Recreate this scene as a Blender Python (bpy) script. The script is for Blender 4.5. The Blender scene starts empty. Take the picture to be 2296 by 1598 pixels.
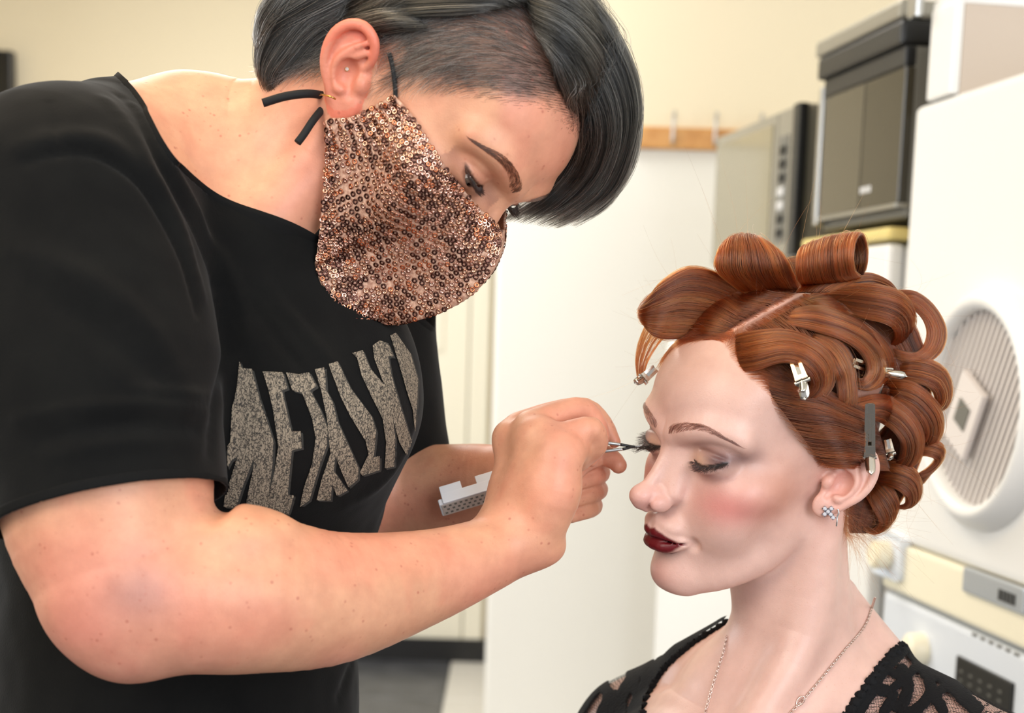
import bpy, bmesh, math, random
import numpy as np
from mathutils import Vector, Matrix
from mathutils.bvhtree import BVHTree
from mathutils.geometry import tessellate_polygon

# ------------------------------------------------------------------ camera, world, light, exposure
SC = bpy.context.scene
COL = SC.collection
rng = np.random.default_rng(7)
random.seed(7)
FPX, CX, CY, PITCH, ROLL, HCAM = 3189.0, 1148.0, 1150.0, math.radians(7.6), math.radians(1.7), 1.25
_f = np.array([0, math.cos(PITCH), -math.sin(PITCH)])
_r0 = np.array([1.0, 0, 0]); _u0 = np.cross(_r0, _f)
CR = math.cos(ROLL) * _r0 + math.sin(ROLL) * _u0
CU = -math.sin(ROLL) * _r0 + math.cos(ROLL) * _u0
CC = np.array([0, 0, HCAM])
cam = bpy.data.cameras.new('camera'); camo = bpy.data.objects.new('camera', cam); COL.objects.link(camo)
cam.sensor_width = 36.0; cam.lens = FPX * 36.0 / 2296.0
cam.shift_y = (CY - 799.0) / 2296.0
cam.clip_start = 0.05; cam.clip_end = 60
m = Matrix(((CR[0], CU[0], -_f[0], CC[0]), (CR[1], CU[1], -_f[1], CC[1]), (CR[2], CU[2], -_f[2], CC[2]), (0, 0, 0, 1)))
camo.matrix_world = m
cam.dof.use_dof = True; cam.dof.focus_distance = 1.0; cam.dof.aperture_fstop = 6.3
SC.camera = camo
SC.view_settings.view_transform = 'Standard'; SC.view_settings.look = 'None'
SC.view_settings.gamma = 1.0; SC.view_settings.use_curve_mapping = False
SC.view_settings.exposure = 0.3

W = bpy.data.worlds.new('world'); SC.world = W; W.use_nodes = True
W.node_tree.nodes['Background'].inputs[0].default_value = (0.93, 0.95, 1.0, 1)
W.node_tree.nodes['Background'].inputs[1].default_value = 0.5

def area(name, loc, target, size, power, color, size_y=None):
    l = bpy.data.lights.new(name, 'AREA'); o = bpy.data.objects.new(name, l); COL.objects.link(o)
    l.energy = power; l.color = color; l.size = size
    if size_y: l.shape = 'RECTANGLE'; l.size_y = size_y
    o.location = loc
    o.rotation_euler = (Vector(target) - Vector(loc)).to_track_quat('-Z', 'Y').to_euler()
    return o
area('ceiling_light', (-0.5, 1.1, 2.55), (-0.4, 1.1, 0), 0.9, 10, (1.0, 0.72, 0.40), 0.7)
area('back_wall_fill', (-0.8, 3.4, 2.6), (-0.75, 3.6, 0), 1.0, 36, (1.0, 0.94, 0.86), 0.8)  # added fill, no visible source: brightens the left part of the back wall
area('room_lamp', (-1.15, -0.55, 2.25), (0.0, 1.05, 1.2), 1.1, 23, (1.0, 0.95, 0.87), 1.1)
area('side_window_daylight', (-2.3, 2.7, 1.45), (0.7, 2.1, 0.9), 1.4, 29, (0.84, 0.91, 1.0), 1.3)
area('window_daylight', (1.3, -1.3, 1.7), (0.5, 2.2, 1.1), 1.5, 44, (0.85, 0.91, 1.0), 1.4)

def P(px, py, Y):
    d = _f + CR * (px - CX) / FPX - CU * (py - CY) / FPX
    return CC + d * (Y / d[1])
def ray(px, py):
    d = _f + CR * (px - CX) / FPX - CU * (py - CY) / FPX
    return d / np.linalg.norm(d)
def proj(p):
    v = np.asarray(p) - CC
    z = v @ _f
    return np.stack([CX + FPX * (v @ CR) / z, CY - FPX * (v @ CU) / z], -1)

# ------------------------------------------------------------------ helpers
def lin(r, g, b):
    o = []
    for c in (r, g, b):
        c /= 255.0
        o.append(c / 12.92 if c <= 0.04045 else ((c + 0.055) / 1.055) ** 2.4)
    return tuple(o)
def mat(name, color, rough=0.5, metal=0.0, spec=0.5, **kw):
    m = bpy.data.materials.new(name); m.use_nodes = True
    b = m.node_tree.nodes['Principled BSDF']
    b.inputs['Base Color'].default_value = (*color, 1)
    b.inputs['Roughness'].default_value = rough
    b.inputs['Metallic'].default_value = metal
    b.inputs['Specular IOR Level'].default_value = spec
    for k, v in kw.items(): b.inputs[k].default_value = v
    return m
def nd(m, t, **kw):
    n = m.node_tree.nodes.new(t)
    for k, v in kw.items():
        if k.startswith('i_'):
            n.inputs[k[2:].replace('_', ' ')].default_value = v
        else: setattr(n, k, v)
    return n
def lk(m, a, ao, b, bi): m.node_tree.links.new(a.outputs[ao], b.inputs[bi])
def bsdf(m): return m.node_tree.nodes['Principled BSDF']
def noise_bump(m, scale, strength, dist=0.001, detail=4):
    t = nd(m, 'ShaderNodeTexCoord'); n = nd(m, 'ShaderNodeTexNoise'); n.inputs['Scale'].default_value = scale; n.inputs['Detail'].default_value = detail
    bp = nd(m, 'ShaderNodeBump'); bp.inputs['Strength'].default_value = strength; bp.inputs['Distance'].default_value = dist
    lk(m, t, 'Object', n, 'Vector'); lk(m, n, 'Fac', bp, 'Height'); lk(m, bp, 'Normal', bsdf(m), 'Normal')
    return n
def noise_color(m, c1, c2, scale, lo=0.35, hi=0.65, detail=3):
    t = nd(m, 'ShaderNodeTexCoord'); n = nd(m, 'ShaderNodeTexNoise'); n.inputs['Scale'].default_value = scale; n.inputs['Detail'].default_value = detail
    r = nd(m, 'ShaderNodeValToRGB'); r.color_ramp.elements[0].position = lo; r.color_ramp.elements[1].position = hi
    r.color_ramp.elements[0].color = (*c1, 1); r.color_ramp.elements[1].color = (*c2, 1)
    lk(m, t, 'Object', n, 'Vector'); lk(m, n, 'Fac', r, 'Fac'); lk(m, r, 'Color', bsdf(m), 'Base Color')
    return r

def link(o, parent=None):
    COL.objects.link(o)
    if parent is not None: o.parent = parent
    return o
def mesh_np(name, V, Fq, material, parent=None, smooth=True, attrs=None):
    V = np.asarray(V, dtype=np.float32); Fq = np.asarray(Fq, dtype=np.int32)
    me = bpy.data.meshes.new(name)
    n = Fq.shape[1]
    me.vertices.add(len(V)); me.vertices.foreach_set('co', V.ravel())
    me.loops.add(Fq.size); me.loops.foreach_set('vertex_index', Fq.ravel())
    me.polygons.add(len(Fq)); me.polygons.foreach_set('loop_start', np.arange(0, Fq.size, n, dtype=np.int32))
    me.update(calc_edges=True); me.validate()
    if smooth: me.polygons.foreach_set('use_smooth', np.ones(len(me.polygons), dtype=bool))
    if attrs:
        for k, a in attrs.items():
            at = me.attributes.new(k, 'FLOAT_COLOR', 'POINT')
            c = np.ones((len(V), 4), dtype=np.float32); c[:, :a.shape[1]] = a
            at.data.foreach_set('color', c.ravel())
    if material: me.materials.append(material)
    o = bpy.data.objects.new(name, me)
    return link(o, parent)
def mesh_bm(name, bm, material, parent=None, smooth=False):
    me = bpy.data.meshes.new(name)
    bmesh.ops.recalc_face_normals(bm, faces=bm.faces)
    bm.to_mesh(me); bm.free()
    if smooth: me.polygons.foreach_set('use_smooth', np.ones(len(me.polygons), dtype=bool))
    if material: me.materials.append(material)
    o = bpy.data.objects.new(name, me)
    return link(o, parent)
def box_bm(lo, hi, bevel=0.0, M=None, seg=2, bm=None):
    own = bm is None
    b2 = bmesh.new()
    bmesh.ops.create_cube(b2, size=1.0)
    for v in b2.verts:
        v.co = Vector([lo[i] + (v.co[i] + 0.5) * (hi[i] - lo[i]) for i in range(3)])
    if bevel > 0:
        bmesh.ops.bevel(b2, geom=b2.edges[:], offset=bevel, segments=seg, affect='EDGES', profile=0.6)
    if M is not None: bmesh.ops.transform(b2, matrix=M, verts=b2.verts[:])
    if own: return b2
    me = bpy.data.meshes.new('tmp'); b2.to_mesh(me); b2.free(); bm.from_mesh(me); bpy.data.meshes.remove(me)
    return bm
def cyl_bm(c, axis, r, h, n=32, bevel=0.0, r2=None, bm=None):
    b2 = bmesh.new()
    bmesh.ops.create_cone(b2, cap_ends=True, segments=n, radius1=r, radius2=r if r2 is None else r2, depth=h)
    if bevel > 0:
        bmesh.ops.bevel(b2, geom=[e for e in b2.edges if len(e.link_faces) == 2 and any(len(f.verts) > 4 for f in e.link_faces)], offset=bevel, segments=2, affect='EDGES')
    M = Matrix.Translation(Vector(c)) @ Vector(axis).to_track_quat('Z', 'Y').to_matrix().to_4x4()
    bmesh.ops.transform(b2, matrix=M, verts=b2.verts[:])
    if bm is None: return b2
    me = bpy.data.meshes.new('tmp'); b2.to_mesh(me); b2.free(); bm.from_mesh(me); bpy.data.meshes.remove(me)
    return bm
def tube(pts, radii, n=10, caps=True, flat=None):
    """swept tube -> V,F(quads). flat=(normal vec, factor) squashes the section along a direction"""
    pts = np.asarray(pts, float); radii = np.broadcast_to(np.asarray(radii, float), (len(pts),))
    T = np.gradient(pts, axis=0); T /= np.linalg.norm(T, axis=1)[:, None] + 1e-12
    u = np.cross(T[0], [0.3, 0.2, 0.9]); u /= np.linalg.norm(u)
    V = []
    a = np.linspace(0, 2 * np.pi, n, endpoint=False)
    for i in range(len(pts)):
        u = u - T[i] * (u @ T[i]); u /= np.linalg.norm(u); w = np.cross(T[i], u)
        ring = np.cos(a)[:, None] * u + np.sin(a)[:, None] * w
        if flat is not None:
            nv = np.asarray(flat[0], float); nv = nv - T[i] * (nv @ T[i]); nv /= np.linalg.norm(nv) + 1e-9
            ring = ring - nv * (ring @ nv)[:, None] * (1 - flat[1])
        V.append(pts[i] + ring * radii[i])
    V = np.concatenate(V)
    F = []
    for i in range(len(pts) - 1):
        for j in range(n):
            F.append((i * n + j, i * n + (j + 1) % n, (i + 1) * n + (j + 1) % n, (i + 1) * n + j))
    if caps:
        k = len(V); V = np.vstack([V, pts[0], pts[-1]])
        for j in range(0, n, 2):
            F.append((k, (j + 2) % n, (j + 1) % n, j))
            b = (len(pts) - 1) * n
            F.append((k + 1, b + j, b + (j + 1) % n, b + (j + 2) % n))
    return V, np.array(F)
def join(parts):
    Vs, Fs, k = [], [], 0
    for V, F in parts:
        Vs.append(V); Fs.append(np.asarray(F) + k); k += len(V)
    return np.vstack(Vs), np.vstack(Fs)
def crom(P_, n):
    """Catmull-Rom through rows of P_, n samples"""
    P_ = np.asarray(P_, float)
    Q = np.vstack([2 * P_[0] - P_[1], P_, 2 * P_[-1] - P_[-2]])
    t = np.linspace(0, len(P_) - 1 - 1e-9, n); i = t.astype(int); f = (t - i)[:, None]
    p0, p1, p2, p3 = Q[i], Q[i + 1], Q[i + 2], Q[i + 3]
    return 0.5 * (2 * p1 + (p2 - p0) * f + (2 * p0 - 5 * p1 + 4 * p2 - p3) * f ** 2 + (3 * p1 - p0 - 3 * p2 + p3) * f ** 3)
def tag(o, label=None, cat=None, group=None, kind=None):
    if label: o['label'] = label
    if cat: o['category'] = cat
    if group: o['group'] = group
    if kind: o['kind'] = kind
    return o
def empty(name, loc=(0, 0, 0)):
    o = bpy.data.objects.new(name, None); o.location = loc; o.empty_display_size = 0.05
    COL.objects.link(o); bpy.context.view_layer.update(); return o
def adopt(o, root):
    """parent while keeping world place (mesh coordinates are world coordinates)"""
    o.parent = root; o.matrix_parent_inverse = Matrix.Translation(-Vector(root.location))
    return o

# ------------------------------------------------------------------ signed distance modelling (units: cm)
def rotm(a, b, g):
    ca, sa, cb, sb, cg, sg = math.cos(a), math.sin(a), math.cos(b), math.sin(b), math.cos(g), math.sin(g)
    Z = np.array([[ca, -sa, 0], [sa, ca, 0], [0, 0, 1]]); X = np.array([[1, 0, 0], [0, cb, -sb], [0, sb, cb]]); Y = np.array([[cg, 0, sg], [0, 1, 0], [-sg, 0, cg]])
    return Z @ X @ Y
class Frame:
    def __init__(s, R, c, k=1.0): s.R, s.c, s.k = np.asarray(R, float), np.asarray(c, float), k
    def inv(s, p): return ((p - s.c) @ s.R) / s.k
    def fwd(s, q): return (np.asarray(q, float) * s.k) @ s.R.T + s.c
class SDF:
    def __init__(s): s.ops = []; s.frames = [None]
    def frame(s, fr): s.frames.append(fr); s.cur = len(s.frames) - 1; return s.cur
    cur = 0
    def add(s, fn, c, R, k=0.5, sub=False, mir=False): s.ops.append((s.cur, fn, np.asarray(c, np.float32), R, k, sub, mir))
    def ell(s, c, r, k=0.5, sub=False, mir=False, rot=None):
        c = np.asarray(c, np.float32); r = np.asarray(r, np.float32)
        rt = None if rot is None else np.asarray(rot, np.float32)
        def fn(p):
            q = p - c
            if rt is not None: q = q @ rt
            a = q / r; k0 = np.sqrt((a * a).sum(1)); b = a / r; k1 = np.sqrt((b * b).sum(1)) + 1e-6
            return k0 * (k0 - 1) / k1
        s.add(fn, c, r.max(), k, sub, mir)
    def cone(s, a, b, r1, r2, k=0.5, sub=False, mir=False):
        a = np.asarray(a, np.float32); b = np.asarray(b, np.float32); ba = b - a; l2 = float(ba @ ba) + 1e-9
        def fn(p):
            q = p - a; h = np.clip(q @ ba / l2, 0, 1)
            d = q - h[:, None] * ba
            return np.sqrt((d * d).sum(1)) - (r1 + (r2 - r1) * h)
        s.add(fn, (a + b) / 2, math.sqrt(l2) / 2 + max(r1, r2), k, sub, mir)
    def chain(s, pts, rs, k=0.5, sub=False, mir=False, n=None, fuse=None):
        """one smooth tapered tube through pts: evaluated as a hard union of cones on a dense Catmull-Rom curve, then blended"""
        pts = np.asarray(pts, float); rs = np.broadcast_to(np.asarray(rs, float), (len(pts),))
        n = n or (len(pts) - 1) * 3 + 1
        Q = crom(np.column_stack([pts, rs]), n).astype(np.float32)
        def fn(p):
            d = None
            for i in range(len(Q) - 1):      # nearest point of the axis, then the radius there: no rings at the joints
                a = Q[i, :3]; ba = Q[i + 1, :3] - a; l2 = float(ba @ ba) + 1e-9
                q = p - a; h = np.clip(q @ ba / l2, 0, 1); e = q - h[:, None] * ba
                di = (e * e).sum(1); ri = Q[i, 3] + (Q[i + 1, 3] - Q[i, 3]) * h
                if d is None: d, r = di, ri
                else: w = di < d; d = np.where(w, di, d); r = np.where(w, ri, r)
            return np.sqrt(d) - r
        c = Q[:, :3].mean(0); R = (np.linalg.norm(Q[:, :3] - c, axis=1) + Q[:, 3]).max()
        s.add(fn, c, R, k, sub, mir)
    def __call__(s, p):
        p = np.asarray(p, np.float32)
        d = np.full(len(p), 50.0, np.float32)
        loc = {}
        for fi, fn, c, R, k, sub, mir in s.ops:
            key = (fi, mir)
            if key not in loc:
                q = p if s.frames[fi] is None else s.frames[fi].inv(p).astype(np.float32)
                if mir: q = q.copy(); q[:, 0] = np.abs(q[:, 0])
                loc[key] = q
            q = loc[key]; sc = 1.0 if s.frames[fi] is None else s.frames[fi].k
            dd = q - c
            msk = (dd * dd).sum(1) < (R + k + 3.2) ** 2
            if not msk.any(): continue
            e = fn(q[msk]) * sc; dm = d[msk]
            if sub: e = -e
            h = np.maximum(k * sc - np.abs(dm - e), 0) / (k * sc)
            if sub: d[msk] = np.maximum(dm, e) + h * h * k * sc * 0.25
            else: d[msk] = np.minimum(dm, e) - h * h * k * sc * 0.25
        return d
def grad(sdf, p, e=0.02):
    g = np.zeros_like(p)
    for o in np.array([[1, -1, -1], [-1, -1, 1], [-1, 1, -1], [1, 1, 1]], float):
        g += o * sdf(p + o * e)[:, None]
    return g / (np.linalg.norm(g, axis=1)[:, None] + 1e-9)
OFF = np.array([[i, j, k] for i in (0, 1) for j in (0, 1) for k in (0, 1)])
def extract(sdf, lo, hi, h, levels=4, relax=1):
    lo = np.asarray(lo, float); hi = np.asarray(hi, float)
    H = h * 2 ** levels
    n = np.ceil((hi - lo) / H).astype(int)
    g = np.stack(np.meshgrid(*[np.arange(k) for k in n], indexing='ij'), -1).reshape(-1, 3)
    for l in range(levels + 1):
        s = h * 2 ** (levels - l)
        d = sdf(lo + (g + 0.5) * s)
        g = g[np.abs(d) < s * 0.87 * 1.45]
        if l < levels: g = (g[:, None, :] * 2 + OFF[None]).reshape(-1, 3)
    D = (np.ceil((hi - lo) / h).astype(np.int64) + 4)
    key = lambda a: ((a[..., 0] + 1) * D[1] + a[..., 1] + 1) * D[2] + a[..., 2] + 1
    corners = g[:, None, :] + OFF[None]
    uk, idx, inv = np.unique(key(corners).ravel(), return_index=True, return_inverse=True)
    up = corners.reshape(-1, 3)[idx]
    dv = sdf(lo + up * h)
    cd = dv[inv].reshape(-1, 8)
    ins = cd < 0
    act = ins.any(1) & ~ins.all(1)
    ca = g[act]; cd = cd[act]
    E = [(a, b) for a in range(8) for b in range(a + 1, 8) if np.abs(OFF[a] - OFF[b]).sum() == 1]
    acc = np.zeros((len(ca), 3)); cnt = np.zeros(len(ca))
    for a, b in E:
        da, db = cd[:, a], cd[:, b]; x = (da < 0) != (db < 0)
        t = np.where(x, da / np.where(x, da - db, 1), 0)
        acc += np.where(x[:, None], OFF[a] + t[:, None] * (OFF[b] - OFF[a]), 0); cnt += x
    V = lo + (ca + acc / cnt[:, None]) * h
    ck = key(ca); so = np.argsort(ck); cks = ck[so]
    def look(a):
        k = key(a); i = np.clip(np.searchsorted(cks, k), 0, len(cks) - 1); ok = cks[i] == k
        return np.where(ok, so[i], -1)
    Fs = []
    for ax in range(3):
        e = np.eye(3, dtype=int)[ax]; b = np.eye(3, dtype=int)[(ax + 1) % 3]; c = np.eye(3, dtype=int)[(ax + 2) % 3]
        k2 = key(up + e); j = np.clip(np.searchsorted(uk, k2), 0, len(uk) - 1); ok = uk[j] == k2
        s0 = dv < 0; s1 = dv[j] < 0
        m_ = ok & (s0 != s1)
        q = up[m_]; f = np.stack([look(q), look(q - b), look(q - b - c), look(q - c)], 1)
        flip = ~s0[m_]
        f[flip] = f[flip][:, ::-1]
        Fs.append(f[(f >= 0).all(1)])
    Fq = np.concatenate(Fs)
    for _ in range(relax):
        d = sdf(V); G = grad(sdf, V, h * 0.5)
        V = V - np.clip(d, -h, h)[:, None] * G
    q = V[Fq[::97]]; nn = np.cross(q[:, 2] - q[:, 0], q[:, 3] - q[:, 1])
    if (nn * grad(sdf, q.mean(1), h * 0.5)).sum() < 0: Fq = Fq[:, ::-1]
    return V, Fq
# ------------------------------------------------------------------ room
def struct(o, name=None): o['kind'] = 'structure'; return o
M_wall = mat('cream_wall_paint', lin(229, 217, 190), 0.85); noise_bump(M_wall, 60, 0.08)
M_wallw = mat('white_wall_paint', lin(232, 230, 223), 0.75); noise_bump(M_wallw, 50, 0.08)
M_ceil = mat('ceiling_paint', lin(240, 238, 230), 0.9)
M_door = mat('door_paint', lin(236, 232, 216), 0.45); noise_bump(M_door, 30, 0.05)
M_tiled = mat('dark_floor_tile', lin(58, 60, 66), 0.35); noise_color(M_tiled, lin(50, 52, 58), lin(72, 74, 80), 9)
M_tilel = mat('pale_floor_tile', lin(205, 203, 198), 0.35)
M_grout = mat('floor_grout', lin(96, 96, 98), 0.9)
M_black = mat('black_skirting', lin(22, 22, 24), 0.4)
YB, YJ = 5.2, 3.75          # back wall, nearer wall section
XJ = float(P(1087, 1500, YJ)[0])
rowd = np.array([-0.158, 0.987, 0.0]); rowd /= np.linalg.norm(rowd); rown = np.array([rowd[1], -rowd[0], 0.0]); row0 = np.array([0.6, 1.9, 0.0])
def rowsz(px, py, off=0.0):
    """ray through the pixel onto the plane of the appliance fronts (off = metres behind it) -> along, height"""
    d = ray(px, py); t = ((row0 + rown * off - CC) @ rown) / (d @ rown); q = CC + d * t
    return float((q - row0) @ rowd), float(q[2])
ROWM = Matrix(((rowd[0], rown[0], 0, row0[0]), (rowd[1], rown[1], 0, row0[1]), (0, 0, 1, 0), (0, 0, 0, 1)))  # local (along, depth, up)
struct(mesh_bm('floor', box_bm((-2.6, -1.6, -0.06), (1.9, YB + 0.15, -0.004)), M_grout))
fl = bpy.data.objects['floor']
ts = 0.42
tile_me = {}
for mm in (M_tiled, M_tilel):
    b = box_bm((-ts / 2 + 0.003, -ts / 2 + 0.003, -0.004), (ts / 2 - 0.003, ts / 2 - 0.003, 0.004), 0.002, seg=1)
    me = bpy.data.meshes.new('tile'); b.to_mesh(me); b.free(); me.materials.append(mm); tile_me[mm.name] = me
for i in range(-5, 3):
    for j in range(6, 12):
        x, y = -0.42 + i * ts, 0.62 + j * ts
        pale = (i + 20) % 4 == 1 or (i == 1)
        o = bpy.data.objects.new('tile', tile_me[(M_tilel if x > -0.17 else M_tiled).name]); o.location = (x, y, 0); link(o, fl)
struct(mesh_bm('wall_back', box_bm((-2.6, YB, 0), (XJ + 0.1, YB + 0.12, 2.75)), M_wall))
struct(mesh_bm('wall_right_of_door', box_bm((XJ, YJ, 0), (1.5, YB + 0.12, 2.75), 0.012), M_wallw))
bpy.data.objects['wall_right_of_door'].name = 'wall_middle'
rw = mesh_bm('wall_right', box_bm((-4.2, 0.665, 0), (2.3, 0.78, 2.75), M=ROWM), M_wallw); struct(rw)
struct(mesh_bm('wall_left', box_bm((-2.6, -1.6, 0), (-2.48, YB, 2.75)), M_wall))
struct(mesh_bm('ceiling', box_bm((-2.6, -1.6, 2.75), (1.9, YB + 0.12, 2.85)), M_ceil))
# cream upper band of the nearer wall section (paint line hidden by the hook rail)
zr = float(P(1500, 312, YJ)[2])
struct(mesh_bm('trim_1', box_bm((XJ - 0.003, YJ - 0.004, zr), (1.5, YJ, 2.75)), M_wall))
# door in the back wall
dx0, dx1 = float(P(660, 1000, YB)[0]), float(P(1046, 1000, YB)[0])
dr = struct(mesh_bm('door_1', box_bm((dx0, YB - 0.035, 0.01), (dx1, YB - 0.002, 1.98), 0.004), M_door))
w3 = (dx1 - dx0)
for k in range(2):
    for a in range(2):
        x0 = dx0 + 0.1 + a * (w3 / 2 - 0.03); x1 = x0 + w3 / 2 - 0.16
        mesh_bm('panel', box_bm((x0, YB - 0.041, 0.28 + k * 0.86), (x1, YB - 0.033, 0.95 + k * 0.9), 0.008), M_door, dr)
fr = bmesh.new()
box_bm((dx1 + 0.004, YB - 0.05, 0), (dx1 + 0.075, YB, 2.06), 0.008, bm=fr); box_bm((dx0 - 0.075, YB - 0.05, 0), (dx0 - 0.004, YB, 2.06), 0.008, bm=fr)
box_bm((dx0 - 0.004, YB - 0.05, 1.99), (dx1 + 0.004, YB, 2.06), 0.008, bm=fr)
struct(mesh_bm('trim_2', fr, M_door))
struct(mesh_bm('baseboard_back', box_bm((-2.48, YB - 0.06, 0), (XJ, YB - 0.052, 0.09), 0.003), M_black))

# coat rail with hooks on the nearer wall section
M_pine = mat('varnished_pine', lin(205, 150, 84), 0.4)
_r = noise_color(M_pine, lin(190, 132, 66), lin(218, 165, 98), 14)
rail = empty('hook_rail', P(1500, 312, YJ - 0.01)); tag(rail, 'varnished pine rail with metal hooks on the cream wall behind the red hair', 'coat rail')
x0, x1 = float(P(1405, 310, YJ)[0]), float(P(1800, 310, YJ)[0])
z0, z1 = float(P(1500, 336, YJ)[2]), float(P(1500, 287, YJ)[2])
adopt(mesh_bm('board', box_bm((x0, YJ - 0.022, z0), (x1, YJ - 0.004, z1), 0.006), M_pine), rail)
M_steel = mat('brushed_steel', lin(190, 190, 188), 0.28, 1.0)
for px in (1506, 1600, 1700):
    xh = float(P(px, 310, YJ)[0])
    hp = [(xh, YJ - 0.026, z0 + 0.01), (xh, YJ - 0.03, z1), (xh, YJ - 0.035, z1 + 0.03), (xh, YJ - 0.05, z1 + 0.035), (xh, YJ - 0.058, z1 + 0.025)]
    adopt(mesh_np('hook', *tube(crom(hp, 14), 0.004, 8), M_steel), rail)

# television-like black panel at the far left
M_tv = mat('black_gloss_plastic', lin(14, 14, 16), 0.25)
tv = empty('black_panel', P(-40, 250, YB - 0.06)); tag(tv, 'black flat screen panel on the cream wall at the far left edge', 'screen')
xa, xb = float(P(-330, 200, YB)[0]), float(P(43, 200, YB)[0]); za, zb = float(P(0, 330, YB)[2]), float(P(20, 120, YB)[2])
adopt(mesh_bm('bezel', box_bm((xa, YB - 0.07, za), (xb, YB - 0.02, zb), 0.008), M_tv), tv)
adopt(mesh_bm('screen', box_bm((xa + 0.02, YB - 0.0725, za + 0.02), (xb - 0.02, YB - 0.0705, zb - 0.02), 0.0005, seg=1), mat('screen_glass', lin(10, 10, 12), 0.08)), tv)

# ------------------------------------------------------------------ appliances along the right wall
M_white = mat('white_enamel', lin(236, 236, 234), 0.32)
M_ivory = mat('ivory_enamel', lin(246, 239, 214), 0.35)
M_ivoryt = mat('ivory_trim', lin(226, 205, 130), 0.4)
M_grey = mat('silver_plastic', lin(150, 146, 134), 0.35, 0.35)
M_greyd = mat('grey_plastic', lin(105, 104, 98), 0.4)
M_dark = mat('dark_glass_door', lin(78, 73, 60), 0.12, 0.0, 0.6)
M_mirror = mat('mirrored_glass', lin(150, 143, 120), 0.12, 0.55)
M_blk = mat('black_plastic', lin(16, 16, 15), 0.4)
M_lab = mat('white_lettering', lin(225, 225, 225), 0.5)
M_bluew = mat('blue_white_plastic', lin(222, 228, 236), 0.4)
def rowbox(name, s0, s1, d0, d1, z0, z1, material, root, bevel=0.004, seg=2, smooth=False):
    return adopt(mesh_bm(name, box_bm((s0, d0, z0), (s1, d1, z1), bevel, ROWM, seg), material), root)
def rowroot(name, s, z, label, cat, d=0.3, group=None):
    o = empty(name, tuple(ROWM @ Vector((s, d, z)))); return tag(o, label, cat, group)
# tumble dryer (stands on the washing machine)
sL, zT = rowsz(2052, 240); _, zBot = rowsz(1952, 1190)
sR = sL - 0.60
_, zP0 = rowsz(1931, 1294)
zTop = zT
dry = rowroot('tumble_dryer', (sL + sR) / 2, zP0, 'white compact tumble dryer with round slatted door stacked on the washing machine', 'tumble dryer')
rowbox('body', sR, sL, 0.02, 0.56, zP0 + 0.004, zTop, M_white, dry, 0.012, 3)
rowbox('front_panel', sR, sL, 0.0, 0.03, zBot, zTop, M_white, dry, 0.012, 3)
rowbox('control_strip', sR, sL - 0.0, -0.004, 0.03, zP0 + 0.004, zBot - 0.002, M_ivory, dry, 0.006)
sk, zk = rowsz(2000, 1243)
rowbox('knob_recess', sk - 0.055, sk + 0.05, -0.008, 0.0, zk - 0.033, zk + 0.033, M_bluew, dry, 0.012)
adopt(mesh_bm('knob', cyl_bm(tuple(ROWM @ Vector((sk, -0.018, zk))), tuple(-rown), 0.021, 0.03, 24, 0.004), M_ivory), dry)
s1_, z1_ = rowsz(2172, 1291); s2_, z2_ = rowsz(2296, 1340)
pl = rowbox('name_plate', s1_ - 0.16, s1_, -0.009, 0.0, z1_ - 0.020, z1_ + 0.013, mat('plate_blue_grey', lin(178, 184, 190), 0.3, 0.3), dry, 0.003)
for k in range(5):
    rowbox('lettering', s1_ - 0.105 - k * 0.009, s1_ - 0.099 - k * 0.009, -0.0098, -0.008, z1_ - 0.012, z1_ + 0.002, M_blk, pl, 0, 1)
# round door
sc_, zc_ = rowsz(2214, 915)
zr0 = rowsz(2214, 1135)[1]; zr1 = rowsz(2214, 696)[1]
rg = (zr1 - zr0) / 2; zc_ = (zr1 + zr0) / 2
def rpt(s, d, z): return tuple(ROWM @ Vector((s, d, z)))
def ring_prof(c, prof, n=72):
    """lathe around the row normal: prof = (radius, depth)"""
    V = []; Fq = []
    for (r, d) in prof:
        for k in range(n):
            a = 2 * math.pi * k / n
            V.append(rpt(c[0] + r * math.cos(a), d, c[1] + r * math.sin(a)))
    for i in range(len(prof) - 1):
        for k in range(n):
            Fq.append((i * n + k, i * n + (k + 1) % n, (i + 1) * n + (k + 1) % n, (i + 1) * n + k))
    return np.array(V), np.array(Fq)
ro = rg * 1.18
V, Fq = ring_prof((sc_, zc_), [(ro + 0.012, 0.0), (ro + 0.008, -0.014), (ro - 0.004, -0.026), (rg + 0.014, -0.030), (rg + 0.004, -0.026), (rg, -0.016), (rg, 0.0)])
door = adopt(mesh_np('door', V, Fq, M_white), dry)
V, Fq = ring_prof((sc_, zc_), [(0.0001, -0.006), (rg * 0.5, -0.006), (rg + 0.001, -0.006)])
gr_back = mesh_np('grille_backing', V, Fq, mat('grille_dark_green', lin(50, 56, 46), 0.8)); adopt(gr_back, dry)  # dark green backing behind the slats
M_slat = mat('slat_plastic', lin(226, 218, 214), 0.4)
ta = math.radians(62)
ux, uz = -math.cos(ta), math.sin(ta)      # slat direction (along axis runs towards the back = left in view)
nx, nz = uz, -ux
ns = 20
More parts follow.
